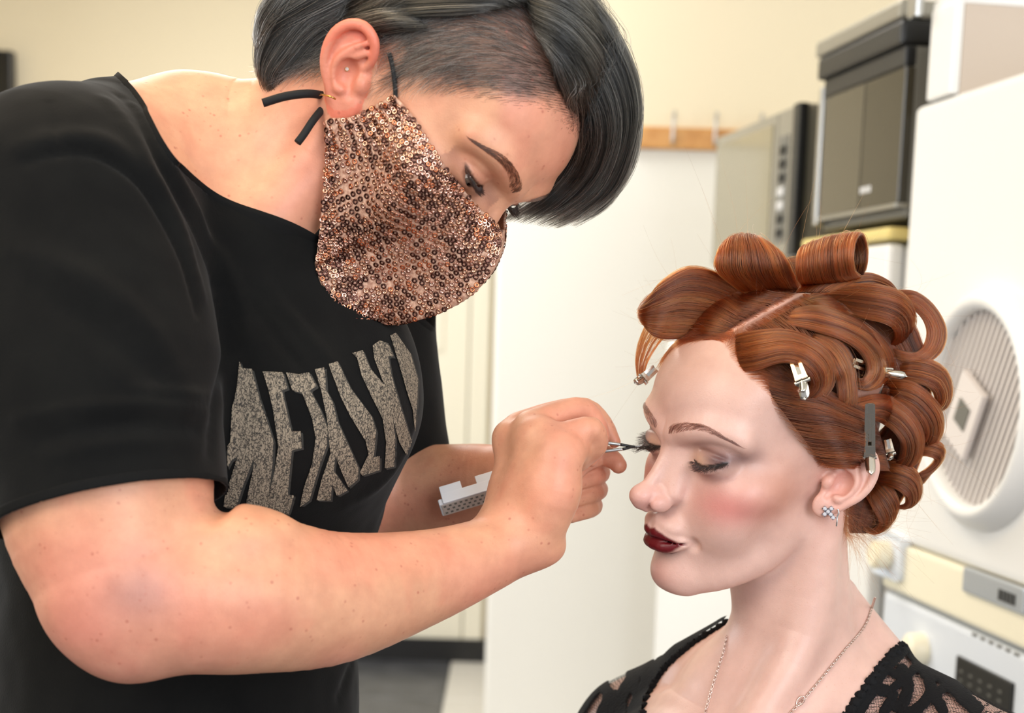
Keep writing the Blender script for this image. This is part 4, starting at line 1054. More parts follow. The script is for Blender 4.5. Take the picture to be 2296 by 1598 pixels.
# ------------------------------------------------------------------ red pin curls
M_hb = mat('auburn_hair_mass', lin(62, 24, 10), 0.5, 0.0, 0.3)
M_hairR = hair_mat('auburn_hair', 0.26)
def roll(ca, cb, ra, rb, root_a, root_b, th0=-100, th1=250, n=8):
    """barrel roll standing on the head: stations around an axis from ca to cb (px, py, d)"""
    st = [(root_a[0], root_a[1], root_a[2], root_b[0], root_b[1], root_b[2])]
    for th in np.radians(np.linspace(th0, th1, n)):
        st.append((ca[0] - 0.30 * ra * math.cos(th), ca[1] - ra * math.sin(th), ca[2] - ra / 3189.0 * math.cos(th),
                   cb[0] - 0.32 * rb * math.cos(th), cb[1] - rb * math.sin(th), cb[2] - rb / 3189.0 * math.cos(th)))
    return st
CURLS = [
 # parted hair lying on the head (drawn first)
 ('combed', 0.35, [(1640, 800, .05, 1836, 1044, .05), (1720, 830, .3, 1880, 1046, 1.8), (1800, 850, .7, 1918, 1046, 3.0), (1880, 890, 1.2, 1958, 1048, 3.4), (1950, 920, 1.4, 1996, 1052, 3.0)], 1300),
 ('combed', 0.30, [(1804, 658, .05, 1636, 753, .05), (1850, 690, .35, 1690, 800, .35), (1890, 750, .5, 1750, 850, .5), (1930, 830, .5, 1820, 890, .5)], 800),
 ('combed', 0.35, [(1850, 640, .3, 1800, 660, .2), (1960, 640, .2, 1900, 740, .3), (2050, 730, .3, 1990, 850, .4), (2085, 860, .3, 1990, 950, .4), (2075, 980, -.2, 1930, 1000, -.6), (2045, 1070, -.4, 1915, 1080, -.6), (2000, 1150, -.4, 1905, 1150, -.4), (1965, 1195, -.6, 1905, 1195, -.4)], 1100),
 ('combed', 0.30, [(1798, 654, .05, 1634, 748, .05), (1740, 650, .3, 1590, 735, .3), (1690, 640, .3, 1540, 730, .3), (1640, 650, .2, 1500, 740, .2)], 700),
 ('combed', 0.3, [(1700, 600, -4, 1640, 640, 0), (1800, 580, -4, 1790, 640, .2), (1900, 610, -4, 1850, 650, .2), (2000, 650, -3, 1950, 690, 0)], 400),
 # rolls and pin curls
 ('curl', 0.75, [(1700, 678, .2, 1628, 752, .1), (1622, 620, 1.2, 1562, 756, .9), (1545, 600, 1.8, 1494, 758, 1.2), (1482, 634, 1.9, 1463, 748, 1.3), (1450, 678, 1.0, 1452, 728, .6), (1466, 655, -.8, 1470, 715, -.8), (1525, 630, -1.6, 1530, 705, -1.0)], 1000),
 ('curl', 0.5, [(1690, 674, .2, 1796, 652, .2), (1648, 640, 1.6, 1784, 628, 1.6), (1608, 604, 2.4, 1773, 602, 2.4), (1610, 566, 2.2, 1754, 572, 2.2), (1626, 541, 1.0, 1724, 548, 1.0), (1650, 536, -.8, 1712, 543, -.8), (1664, 556, -2.2, 1728, 572, -2.2), (1680, 605, -2.4, 1758, 615, -2.4)], 900),
 ('curl', 0.35, roll((1800, 598, 1.02), (1928, 574, 0.992), 42, 50, (1786, 656, 1.005), (1860, 655, .995), -85, 235, 9), 1000),
 ('curl', 0.5, [(1850, 650, .2, 1870, 668, .2), (1890, 622, .8, 1900, 668, .8), (1945, 612, .8, 1945, 660, .8), (1990, 628, .2, 1975, 665, .3), (2014, 655, -.8, 1995, 680, -.5)], 300),
 ('curl', 0.5, [(1822, 652, .2, 1806, 684, .2), (1880, 638, 1.3, 1862, 694, 1.3), (1960, 638, 2.0, 1930, 710, 2.0), (2020, 656, 1.6, 1982, 722, 2.3), (2047, 696, .6, 2004, 738, 2.0), (2042, 738, -.4, 2006, 758, 1.2), (2012, 768, -.8, 1992, 772, .4), (1965, 762, -1.0, 1965, 752, -.2)], 800),
 ('curl', 0.4, [(2015, 650, -.2, 2005, 692, 0), (2053, 655, -.4, 2038, 688, .1), (2092, 686, -.6, 2066, 710, .2), (2117, 735, -.7, 2080, 742, .4), (2113, 776, -.5, 2073, 774, .6), (2090, 804, 0, 2052, 792, .9), (2045, 818, .3, 2020, 788, .9), (2005, 808, .1, 1998, 778, .5)], 700),
 ('curl', 0.5, [(1772, 694, .2, 1750, 724, .2), (1833, 688, 1.2, 1818, 738, 1.2), (1916, 717, 2.0, 1885, 758, 2.2), (1968, 751, 1.9, 1924, 782, 2.6), (1998, 795, 1.2, 1944, 810, 2.5), (1996, 836, .6, 1946, 836, 2.0), (1966, 864, .2, 1934, 852, 1.4), (1930, 862, -.2, 1918, 848, .7), (1905, 842, -.3, 1912, 838, .3)], 800),
 ('curl', 0.5, [(1640, 752, .15, 1638, 830, .15), (1706, 741, 1.0, 1690, 830, .9), (1770, 741, 1.8, 1748, 812, 1.7), (1828, 766, 2.1, 1786, 816, 2.3), (1864, 800, 1.7, 1814, 840, 2.3), (1870, 846, 1.1, 1822, 862, 1.9), (1842, 886, .6, 1808, 878, 1.5), (1792, 892, .3, 1785, 874, 1.0), (1750, 868, .1, 1766, 858, .5), (1738, 830, .1, 1758, 838, .3)], 800),
 ('curl', 0.45, [(1830, 742, .8, 1812, 762, .8), (1882, 764, 1.3, 1850, 802, 1.5), (1908, 802, 1.3, 1868, 834, 1.9), (1914, 850, 1.1, 1878, 858, 1.7), (1918, 896, .9, 1880, 898, 1.5), (1902, 926, .4, 1868, 916, .9), (1875, 940, .2, 1850, 915, .4)], 500),
 ('curl', 0.45, [(2010, 800, .4, 1998, 852, .4), (2070, 802, .6, 2048, 856, 1.0), (2116, 826, .1, 2086, 870, .9), (2132, 872, -.3, 2098, 894, .6), (2120, 912, -.5, 2088, 906, .3), (2085, 916, -.6, 2072, 896, 0)], 500),
 ('curl', 0.45, [(1985, 850, .8, 1972, 892, .8), (2050, 858, 1.3, 2028, 908, 1.5), (2100, 904, .7, 2060, 938, 1.4), (2114, 950, .1, 2072, 968, 1.1), (2100, 990, -.2, 2064, 988, .6), (2068, 1002, -.5, 2048, 986, 0)], 500),
 ('curl', 0.5, [(1900, 900, .5, 1895, 950, .5), (1975, 884, 1.3, 1950, 938, 1.4), (2036, 914, 1.5, 1994, 958, 1.9), (2067, 966, 1.1, 2020, 988, 1.9), (2066, 1016, .6, 2022, 1016, 1.5), (2040, 1046, .3, 2012, 1036, 1.0), (2003, 1046, 0, 1998, 1024, .5)], 600),
 ('curl', 0.35, [(2050, 990, 0, 2044, 1022, .3), (2096, 988, .1, 2080, 1022, .5), (2113, 1000, -.2, 2098, 1032, .3), (2106, 1032, -.4, 2080, 1052, .1), (2068, 1088, -.5, 2048, 1066, -.2)], 350),
 ('curl', 0.4, [(1965, 1036, .3, 1962, 1082, .3), (2022, 1036, .9, 2004, 1092, 1.0), (2057, 1060, .5, 2030, 1112, 1.0), (2064, 1106, .1, 2030, 1132, .6), (2038, 1136, -.3, 2008, 1136, .2)], 450),
 ('curl', 0.4, [(1972, 1068, .3, 1935, 1100, .2), (2005, 1100, .6, 1958, 1140, .5), (2014, 1138, .2, 1972, 1172, .3), (1990, 1176, -.3, 1955, 1190, 0), (1950, 1196, -.4, 1935, 1180, -.2)], 400),
 ('lock', 0.3, [(1450, 722, -1.2, 1492, 752, -.8), (1432, 765, -1.6, 1470, 780, -1.3), (1425, 806, -1.7, 1452, 812, -1.4), (1428, 845, -1.6, 1442, 848, -1.4)], 150),
]
rgh = np.random.default_rng(21)
allS, allR, kf_ = [], [], []
hair_root = None
for kind, T, st, ns_ in CURLS:
    L_ = Lock(st, T, hm, SKM, absd=st[0][2] > 0.9 and st[0][5] > 0.9)
    V, Fq = L_.mesh(shrink=0.03 if kind != 'combed' else 0.06, skip=5 if kind == 'combed' else 0)
    if kind != 'lock': o = mesh_np({'combed': 'combed_hair', 'curl': 'pin_curl'}[kind], V, Fq, M_hb, woman)
    S_, R_ = L_.strands(ns_, rgh, jit=0.02, r=0.00011, fly=0.0012, soft=(0.3 if st[0][0] == 1640 and st[0][1] == 800 else 0.06) if kind == 'combed' else 0.06)
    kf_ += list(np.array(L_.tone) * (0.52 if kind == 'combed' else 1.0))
    allS += S_; allR += R_
# short roots and soft baby hair along the hairline, walked over the scalp surface
def walk_hair(S, starts, dirs, length, steps, lift, rg, curl=0.0):
    """strands that start on the body surface (cm) and follow it; dirs are world directions"""
    p = starts.copy(); d = dirs / (np.linalg.norm(dirs, axis=1)[:, None] + 1e-9); out = [p.copy()]
    st = (length / steps)[:, None]
    wob = rg.normal(0, curl, (len(p), 3)) if curl else 0
    for i in range(steps):
        g = grad(S, p, 0.05); d = d - g * (d * g).sum(1)[:, None]; d = d + wob * (i / steps); d /= np.linalg.norm(d, axis=1)[:, None] + 1e-9
        p = p + d * st; sd = S(p); tgt = lift * ((i + 1) / steps) ** 1.2
        p = p + g * (tgt - sd)[:, None]; out.append(p.copy())
    return np.stack(out, 1)
def field_dirs(p3, anchors):
    """anchors (px, py, dx, dy): direction in view, inverse-distance blended, lifted to world vectors"""
    A = np.array(anchors, float); q = proj(p3 / 100)
    w = 1.0 / (((q[:, None, :] - A[None, :, :2]) ** 2).sum(2) + 400.0) ** 1.5; w /= w.sum(1)[:, None]
    dd = A[:, 2:] / np.linalg.norm(A[:, 2:], axis=1)[:, None]; v = w @ dd
    return v[:, :1] * CR[None] - v[:, 1:] * CU[None]
hv = hairline(L, HLM); qv = proj(Vm / 100)
viewd = ((CC * 100 - Vm) * grad(SM, Vm)).sum(1) > -20
cand = np.where((hv > -1.5) & (hv < 9) & ~inear & viewd & (L[:, 2] > -1))[0]
pk = rgh.choice(cand, 6500)
AN = [(1470, 780, -.6, -1), (1560, 760, -1, -.55), (1632, 745, -1, -.4), (1700, 700, -1, -.3), (1645, 800, 1, -.1), (1680, 840, 1, .1), (1740, 890, 1, .25), (1790, 950, 1, .25), (1820, 1010, 1, .1), (1845, 1050, 1, -.1), (1900, 1150, .6, -1), (1950, 1180, .4, -1)]
wl = walk_hair(SM, Vm[pk], field_dirs(Vm[pk], AN), rgh.uniform(1.2, 3.0, len(pk)), 6, rgh.uniform(0.03, 0.25, len(pk)), rgh, 0.12)
for c in wl: allS.append(c / 100); allR.append(np.linspace(0.00006, 0.00002, len(c)))
# nape wisps and flyaways
nap = np.where((hv > -2) & (L[:, 2] < -2.0) & viewd)[0]
if len(nap):
    pk = rgh.choice(nap, 500); g0 = grad(SM, Vm[pk])
    for i, k in enumerate(pk):
        n = 9; t = np.linspace(0, 1, n)[:, None]; ln = rgh.uniform(1.0, 3.5)
        d = g0[i] * rgh.uniform(0.2, 0.8) + rgh.normal(0, 0.35, 3) + np.array([0.2, 0, -0.7]); e = rgh.normal(0, 0.9, 3)
        allS.append((Vm[k] + d * ln * t + e * ln * t * t * 0.5) / 100); allR.append(np.linspace(0.00006, 0.00002, n))
for i in range(260):
    base = rgh.choice(len(allS) - 900); c = allS[base]; j = rgh.integers(0, len(c)); p0 = c[j]
    n = 10; t = np.linspace(0, 1, n)[:, None]; out = p0 - hm.fwd((0, -0.9, 4.3)) / 100; out /= np.linalg.norm(out)
    tan = c[min(j + 1, len(c) - 1)] - c[max(j - 1, 0)]; tan /= np.linalg.norm(tan) + 1e-9
    ln = rgh.uniform(0.01, 0.04)
    allS.append(p0 + tan * ln * t + out * ln * rgh.uniform(0.2, 0.9) * t ** 1.5 + rgh.normal(0, 0.5, 3) * ln * t * t); allR.append(np.linspace(0.00005, 0.00002, n))
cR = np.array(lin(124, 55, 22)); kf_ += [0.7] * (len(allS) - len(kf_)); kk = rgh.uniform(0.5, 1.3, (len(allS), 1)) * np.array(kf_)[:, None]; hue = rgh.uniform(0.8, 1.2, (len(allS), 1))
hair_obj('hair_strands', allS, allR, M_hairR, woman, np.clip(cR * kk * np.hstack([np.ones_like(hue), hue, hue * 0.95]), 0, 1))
# ------------------------------------------------------------------ face hair: brows and lashes
M_hairD = hair_mat('dark_hair', 0.35)
bvW = BVHTree.FromPolygons([tuple(v) for v in Vm / 100], [tuple(f) for f in Fm])
bvA = BVHTree.FromPolygons([tuple(v) for v in Va / 100], [tuple(f) for f in Fa])
def onface(bv, fr, x, z):
    """drop a point onto the face along the head's own front axis -> local cm"""
    o = fr.fwd((x, 16, z)) / 100; d = fr.R @ np.array([0, -1, 0.0])
    h = bv.ray_cast(Vector(o), Vector(d)); return None if h[0] is None else np.array(h[0]) * 100
def brow_strands(bv, fr, S, pts, wid, n, rg, side, ln=0.75):
    out, rad = [], []
    C_ = crom(np.array(pts), 40)
    for i in range(n):
        t = rg.random(); k = t * 39; j = min(int(k), 38); c = C_[j] * (1 - (k - j)) + C_[j + 1] * (k - j); tan = C_[j + 1] - C_[j]; tan /= np.linalg.norm(tan)
        w = np.interp(t, [0, 0.15, 0.6, 1], [wid * 0.6, wid, wid * 0.75, wid * 0.2]); nrm = np.array([-tan[1], tan[0]])
        v = rg.uniform(-1, 1); x, z = c + nrm * w * v
        up = np.interp(t, [0, 0.12, 0.35, 1], [1.3, 0.8, 0.25, -0.1]) - 0.35 * v
        d = tan + np.array([0, 1.0]) * up; d /= np.linalg.norm(d); l = ln * rg.uniform(0.6, 1.1) * np.interp(t, [0, 0.3, 1], [0.8, 1.0, 0.6])
        q = []
        for s_ in np.linspace(0, 1, 5):
            p = onface(bv, fr, side * (x + d[0] * l * s_), z + d[1] * l * s_ - 0.05 * s_ * s_)
            if p is None: break
            q.append(p + (fr.R @ np.array([0, 1, 0.0])) * (0.03 + 0.05 * s_))
        if len(q) == 5 and np.linalg.norm(np.diff(np.array(q), axis=0), axis=1).max() < 0.5 and np.linalg.norm(q[4] - q[0]) < 1.3: out.append(np.array(q) / 100); rad.append(np.array([1, 1, 0.9, 0.7, 0.3]) * 0.000085)
    return out, rad
def lash_strands(fr, up, n, ln, rg, side, down, curl, fan=0.5):
    out, rad = [], []
    U = crom(np.array(up), 30)
    for i in range(n):
        t = rg.uniform(0.06, 0.97); k = t * 29; j = min(int(k), 28); p = U[j] * (1 - (k - j)) + U[j + 1] * (k - j)
        f = np.array([(t - 0.5) * 2 * fan + rg.normal(0, 0.12), 1.0, down + rg.normal(0, 0.10)]); f /= np.linalg.norm(f)
        l = ln * rg.uniform(0.65, 1.1) * (0.7 + 0.3 * math.sin(math.pi * t)) * (0.85 + 0.3 * t)
        s_ = np.linspace(0, 1, 7)[:, None]
        q = p + f * l * s_ + np.array([0, 0, curl]) * l * s_ ** 2.2
        q[:, 0] *= side
        out.append(fr.fwd(q) / 100); rad.append(np.linspace(1, 0.25, 7) * 0.00014)
    return out, rad
rb = np.random.default_rng(5)
S1, R1 = [], []
bzm = qm['bz']
BR = [(0.75, bzm + 0.15), (1.7, bzm + 0.52), (2.8, bzm + 0.92), (3.9, bzm + 1.0), (4.9, bzm + 0.55), (5.6, bzm - 0.05)]
for sd in (-1, 1):
    a, b = brow_strands(bvW, hm, SM, BR, 0.34, 420, rb, sd); S1 += a; R1 += b
hair_obj('eyebrows', S1, R1, M_hairD, woman, np.tile(np.array(lin(74, 54, 48)), (len(S1), 1)) * rb.uniform(0.5, 1.4, (len(S1), 1)))
S1, R1 = [], []
for sd in (-1, 1):
    a, b = lash_strands(hm, qm['lash_upper'], 210, 1.0, rb, sd, -0.8, 0.35); S1 += a; R1 += b
    lowl = [(x, y - 0.02, z - 0.16) for x, y, z in qm['lash_upper']]
    a, b = lash_strands(hm, lowl, 60, 0.5, rb, sd, -1.2, 0.1); S1 += a; R1 += b
hair_obj('eyelashes', S1, R1, M_hairD, woman, np.tile(np.array(lin(18, 14, 14)), (len(S1), 1)))
S1, R1 = [], []
bza = qa['bz']
BRA = [(1.2, bza - 0.15), (2.1, bza + 0.3), (3.2, bza + 0.75), (4.2, bza + 0.85), (5.1, bza + 0.45), (5.7, bza + 0.0)]
for sd in (-1, 1):
    a, b = brow_strands(bvA, ha, SA, BRA, 0.42, 800, rb, sd, 0.6); S1 += a; R1 += b
hair_obj('eyebrows', S1, R1, M_hairD, artist, np.tile(np.array(lin(58, 44, 36)), (len(S1), 1)) * rb.uniform(0.5, 1.4, (len(S1), 1)))
S1, R1 = [], []
lua = [(x, y + 0.05, z - 0.05) for x, y, z in qa['lash_upper']]
for sd in (-1, 1):
    a, b = lash_strands(ha, lua, 240, 0.95, rb, sd, -0.75, 0.45); S1 += a; R1 += b
hair_obj('eyelashes', S1, R1, M_hairD, artist, np.tile(np.array(lin(18, 14, 14)), (len(S1), 1)))
# artist's eyeballs
M_eye = mat('eye_white', lin(214, 205, 198), 0.12, 0.0, 0.6); M_iris = mat('grey_iris', lin(92, 88, 80), 0.1, 0.0, 0.8); M_pup = mat('pupil', (0.004, 0.004, 0.004), 0.08)
def sphere_cap(fr, c, r, ax, a0, a1, n=20, m=28):
    ax = np.array(ax, float); ax /= np.linalg.norm(ax); u = np.cross(ax, [0.3, 0.1, 0.9]); u /= np.linalg.norm(u); w = np.cross(ax, u)
    V = []
    for a in np.linspace(a0, a1, n):
        for b in np.linspace(0, 2 * np.pi, m, endpoint=False):
            V.append(np.array(c) + r * (math.cos(a) * ax + math.sin(a) * (math.cos(b) * u + math.sin(b) * w)))
    F = [(i * m + j, i * m + (j + 1) % m, (i + 1) * m + (j + 1) % m, (i + 1) * m + j) for i in range(n - 1) for j in range(m)]
    return fr.fwd(np.array(V)) / 100, F
for sd in (1, -1):
    c = (sd * qa['ex'], qa['ey'], qa['ez']); gz = (0.22, 1.0, -0.34)
    e = mesh_np('eyeball', *sphere_cap(ha, c, 1.22, gz, 0.005, 2.6), M_eye, artist)
    mesh_np('iris', *sphere_cap(ha, c, 1.232, gz, 0.2, 0.56, 6), M_iris, e)
    mesh_np('pupil', *sphere_cap(ha, c, 1.234, gz, 0.002, 0.21, 5), M_pup, e)

# ------------------------------------------------------------------ the artist's short grey hair
M_hairG = hair_mat('grey_black_hair', 0.3)
M_gm = mat('dark_hair_mass', lin(26, 25, 24), 0.6)
gS, gR, gC = [], [], []
def greys(n, dark=0.6):
    g = np.where(rb.random(n) < dark, rb.uniform(0.004, 0.035, n), rb.uniform(0.15, 0.65, n))
    return np.stack([g * 1.06, g, g * 0.86], 1)
hva = hairline(LA, HLA); qva = proj(Va / 100)
GA = grad(SA, Va[hva > -6]); idx = np.where(hva > -6)[0]
vis = ((CC * 100 - Va[idx]) * GA).sum(1) > -15
cand = idx[vis]; cand = cand[(~ineara[cand]) & (LA[cand, 2] > -7.5)]
w = np.clip((hva[cand] + 6) / 10, 0.08, 1.0); cand = rb.choice(cand, 17000, p=w / w.sum())
AD = [(1200, 170, -1, -.05), (1100, 170, -1, .12), (950, 200, -.75, .65), (900, 120, -1, .25), (1000, 80, -1, .15), (1150, 60, -1, -.1), (900, 30, -1, .2), (760, 40, -.9, .5), (690, 130, -.7, .8), (640, 180, -.55, 1), (720, 200, -.25, 1), (600, 100, -.7, .8), (640, 20, -.9, .5), (1230, 60, -.6, -.8), (680, 240, -.1, 1), (590, 220, -.2, 1)]
lenf = np.interp(qva[cand, 0], [560, 700, 950, 1100, 1250], [2.6, 2.6, 1.9, 1.3, 0.9]) * rb.uniform(0.6, 1.2, len(cand)) * np.clip((hva[cand] + 7) / 8, 0.35, 1)
wl = walk_hair(SA, Va[cand], field_dirs(Va[cand], AD), lenf, 6, np.interp(qva[cand, 0], [560, 700, 950, 1250], [0.9, 0.7, 0.5, 0.2]) * rb.uniform(0.3, 1.2, len(cand)), rb, 0.14)
for c in wl: gS.append(c / 100); gR.append(np.linspace(0.00010, 0.00004, len(c)))
gC.append(greys(len(wl), 0.72))
GLOCKS = [
 # long top swept over the forehead
 ('fringe', 2.0, [(1120, -120, 1.0, 1215, 60, .3), (1260, -60, 2.5, 1240, 130, .8), (1372, 60, 2.0, 1258, 190, .8), (1424, 190, .5, 1275, 250, 0), (1432, 290, -1.0, 1268, 320, -1.5), (1408, 390, -2.0, 1240, 390, -2.5), (1340, 465, -2.5, 1190, 452, -3.0), (1235, 515, -3.0, 1118, 500, -3.2)], 2600),
 ('fringe', 1.3, [(1150, -100, 1.6, 1225, 80, 1.0), (1290, -40, 3.0, 1250, 150, 1.5), (1390, 90, 2.6, 1275, 220, 1.3), (1434, 220, 1.0, 1300, 290, .5), (1420, 340, -.5, 1290, 370, -1.0), (1380, 430, -1.5, 1240, 430, -2.0), (1300, 495, -2.0, 1170, 492, -2.8)], 1800),
 ('fringe', 1.2, [(1180, -120, -1.5, 1240, 20, 0), (1330, 0, 0, 1280, 140, 0), (1425, 170, -1.5, 1310, 240, -1.5), (1426, 330, -3, 1300, 350, -3), (1370, 450, -4, 1230, 430, -4), (1280, 512, -4, 1130, 478, -4.2)], 1400),
 # back of the head and nape
 ('back', 1.4, [(860, -120, 1.2, 1000, -30, .8), (730, -80, 1.6, 860, 40, .9), (630, -20, 1.6, 740, 90, .9), (588, 60, 1.0, 680, 150, .8), (578, 130, .4, 640, 195, .5), (592, 205, 0, 650, 235, .2)], 1500),
 ('back', 1.0, [(760, -70, 2.0, 900, -30, 1.4), (650, -40, 2.4, 770, 30, 1.6), (590, 10, 1.8, 670, 70, 1.4), (576, 70, .8, 622, 110, .8), (584, 112, .2, 608, 130, .4)], 900),
 ('back', 0.9, [(880, 0, .6, 960, 60, .5), (790, 40, .8, 860, 75, .6), (720, 95, .8, 745, 130, .5), (672, 160, .6, 722, 190, .3), (655, 225, .2, 705, 235, .1)], 900),
 ('back', 0.6, [(640, -60, 2.4, 690, -40, 2.2), (602, -10, 2.4, 650, 30, 2.0), (577, 40, 1.8, 616, 75, 1.5), (570, 98, 1.2, 600, 108, 1.0)], 260),
 ('top', 1.2, [(1240, 20, .9, 1150, -10, .7), (1130, -30, 1.4, 1080, 20, .8), (1000, -40, 1.2, 960, 30, .7), (870, -30, 1.0, 850, 40, .6), (760, 10, .8, 770, 60, .6)], 1200),
]
SKB = (SKA[0], SKA[1])
for nm, T, st, ns_ in GLOCKS:
    L_ = Lock(st, T, ha, SKB, bow=0.3)
    V, Fq = L_.mesh(m=20, shrink=T * 0.2); Fq = Fq[:20 * 40]
    mesh_np('fringe' if nm == 'fringe' else 'hair_mass', V, Fq, M_gm, artist)
    S_, R_ = L_.strands(ns_, rb, jit=0.10, r=0.00012, fly=0.006, front=0.7, soft=0.1, rag=0.34)
    gS += S_; gR += R_; gC.append(greys(len(S_), 0.78) * (np.array(L_.tone)[:, None] ** 1.6))
hair_obj('hair_strands', gS, gR, M_hairG, artist, np.vstack(gC))

# ------------------------------------------------------------------ sequin mask
mask = empty('face_mask', tuple(ha.fwd((0, 10, -4)) / 100)); tag(mask, 'rose gold sequin face mask with black elastic loops on the standing artist', 'face mask')
NU, NV = 44, 52
topc = crom([(885, 214), (930, 266), (985, 352), (1050, 438), (1122, 514)], NU)
botc = crom([(728, 420), (706, 585), (738, 672), (800, 724), (880, 724)], NU)
botc = crom([(735, 300), (726, 420), (712, 560), (708, 600), (738, 672), (800, 722)], NU)
lef = crom([(885, 214), (835, 240), (790, 262), (735, 268), (735, 300)], NV)
rig = crom([(1122, 514), (1120, 555), (1098, 610), (1045, 668), (970, 706), (885, 724), (800, 722)], NV)
uu = np.linspace(0, 1, NU); vv = np.linspace(0, 1, NV)
GP = np.zeros((NU, NV, 2))
for i, u in enumerate(uu):
    for j, v in enumerate(vv):
        GP[i, j] = (1 - v) * topc[i] + v * botc[i] + (1 - u) * lef[j] + u * rig[j] - ((1 - u) * (1 - v) * topc[0] + u * (1 - v) * topc[-1] + (1 - u) * v * botc[0] + u * v * botc[-1])
def mid_depth(px, py):
    """depth where the view ray meets the head's mid plane"""
    d = ray(px, py); n = ha.R[:, 0]; t = ((ha.c / 100 - CC) @ n) / (d @ n); return t * d[1]
GY = np.zeros((NU, NV)); skinY = np.full((NU, NV), 9.0)
seamY = np.array([min(mid_depth(*rig[j]), 1.06) for j in range(NV)])
for i in range(NU):
    for j in range(NV):
        h = bvA.ray_cast(Vector(CC), Vector(ray(*GP[i, j])))
        if h[0] is not None and h[0][1] < 1.08: skinY[i, j] = h[0][1]
base = np.minimum(skinY - 0.007, 1.05)
GY = base.copy(); GY[-1] = seamY - 0.004
for it in range(160):
    A = GY.copy(); A[1:-1, 1:-1] = 0.25 * (GY[:-2, 1:-1] + GY[2:, 1:-1] + GY[1:-1, :-2] + GY[1:-1, 2:])
    A[1:-1, 0] = 0.5 * (GY[:-2, 0] + GY[2:, 0]); A[1:-1, -1] = 0.5 * (GY[:-2, -1] + GY[2:, -1])
    A[:-1] = np.minimum(A[:-1], (skinY - 0.004)[:-1]); A[-1] = seamY - 0.004
    GY = A
GP3 = P_many(GP[..., 0].ravel(), GP[..., 1].ravel(), GY.ravel()).reshape(NU, NV, 3)
# gathers near the ear edge and soft ripples
MN = np.cross(np.gradient(GP3, axis=0), np.gradient(GP3, axis=1)); MN /= np.linalg.norm(MN, axis=2)[..., None]
if (MN[20, 20] @ (CC - GP3[20, 20])) < 0: MN = -MN
GP3 = GP3 + MN * (0.0012 * np.exp(-uu / 0.16)[:, None] * np.sin(vv * 75)[None] + 0.0006 * np.sin(uu * 40)[:, None] * (vv ** 2)[None])[..., None]
far3 = ha.inv(GP3.reshape(-1, 3) * 100); far3[:, 0] = -far3[:, 0]; far3 = ha.fwd(far3).reshape(NU, NV, 3) / 100
ALL = np.concatenate([GP3, far3[::-1][1:]], 0); nA = ALL.shape[0]
Fq = [(i * NV + j, i * NV + j + 1, (i + 1) * NV + j + 1, (i + 1) * NV + j) for i in range(nA - 1) for j in range(NV - 1)]
M_tulle = mat('rose_gold_fabric', lin(196, 146, 120), 0.6, 0.1)
_r = noise_color(M_tulle, lin(150, 98, 76), lin(222, 182, 156), 420, 0.3, 0.7)
cl = adopt(mesh_np('fabric', ALL.reshape(-1, 3), Fq, M_tulle), mask)
md = cl.modifiers.new('thick', 'SOLIDIFY'); md.thickness = 0.0012; md.offset = 0
seqm = [mat('copper_sequin', lin(206, 152, 124), 0.16, 1.0), mat('rose_sequin', lin(222, 170, 150), 0.14, 1.0), mat('dark_reflection_sequin', lin(96, 64, 56), 0.2, 1.0), mat('orange_sequin', lin(208, 128, 92), 0.25, 1.0)]  # the darkest sequins carry dark reflections in their colour
def ring_geo(ro=0.0020, ri=0.00075, n=12, dish=0.0004):
    V = []
    for r, z in ((ri, 0), ((ri + ro) / 2, dish), (ro, 0.0001), ((ri + ro) / 2, dish * 0.4 - 0.0002)):
        for k in range(n):
            a = 2 * math.pi * k / n; V.append((r * math.cos(a), r * math.sin(a), z))
    V = np.array(V); F = [(i * n + k, i * n + (k + 1) % n, ((i + 1) % 4) * n + (k + 1) % n, ((i + 1) % 4) * n + k) for i in range(3) for k in range(n)]
    return V, np.array(F)
RV, RF = ring_geo()
RV2, RF2 = ring_geo(n=8)
seq_me = []
for mm in seqm:
    me = bpy.data.meshes.new('sequin'); me.from_pydata([tuple(v) for v in RV], [], [tuple(int(x) for x in f) for f in RF])
    me.polygons.foreach_set('use_smooth', np.ones(len(me.polygons), dtype=bool)); me.materials.append(mm); seq_me.append(me)
def grid_at(G3, N3, u, v):
    i = u * (NU - 1); j = v * (NV - 1); i0 = min(int(i), NU - 2); j0 = min(int(j), NV - 2); a, b = i - i0, j - j0
    f = lambda X: (X[i0, j0] * (1 - a) + X[i0 + 1, j0] * a) * (1 - b) + (X[i0, j0 + 1] * (1 - a) + X[i0 + 1, j0 + 1] * a) * b
    return f(G3), f(N3)
MN = np.cross(np.gradient(GP3, axis=0), np.gradient(GP3, axis=1)); MN /= np.linalg.norm(MN, axis=2)[..., None]
if (MN[20, 20] @ (CC - GP3[20, 20])) < 0: MN = -MN
spots = []
rs = np.random.default_rng(9)
u = 0.012
while u < 0.995:
    # one column of sequins from the top edge to the bottom edge
    ii = int(round(u * (NU - 1))); colp_ = GP3[ii]; ln = np.linalg.norm(np.diff(colp_, axis=0), axis=1).sum()
    n = max(3, int(ln / 0.0037)); off = rs.random() * 0.5
    for k in range(n):
        v = (k + 0.5 * (off > 0.25)) / n + rs.normal(0, 0.002)
        if 0.005 < v < 0.995 and rs.random() > 0.03: spots.append((u + rs.normal(0, 0.0012), v))
    wid = np.linalg.norm(np.diff(GP3[:, NV // 2], axis=0), axis=1).sum(); u += 0.0039 / wid
spots = [(min(max(a, 0), 1), b) for a, b in spots]
def place(G3, N3, u, v):
    p, n = grid_at(G3, N3, u, v); n = n / np.linalg.norm(n) + rs.normal(0, 0.12, 3); n /= np.linalg.norm(n)
    q = Vector(n).to_track_quat('Z', 'Y').to_matrix()
    return p + n * 0.0012, np.array(q)
pos = [grid_at(GP3, MN, *s)[0] for s in spots]
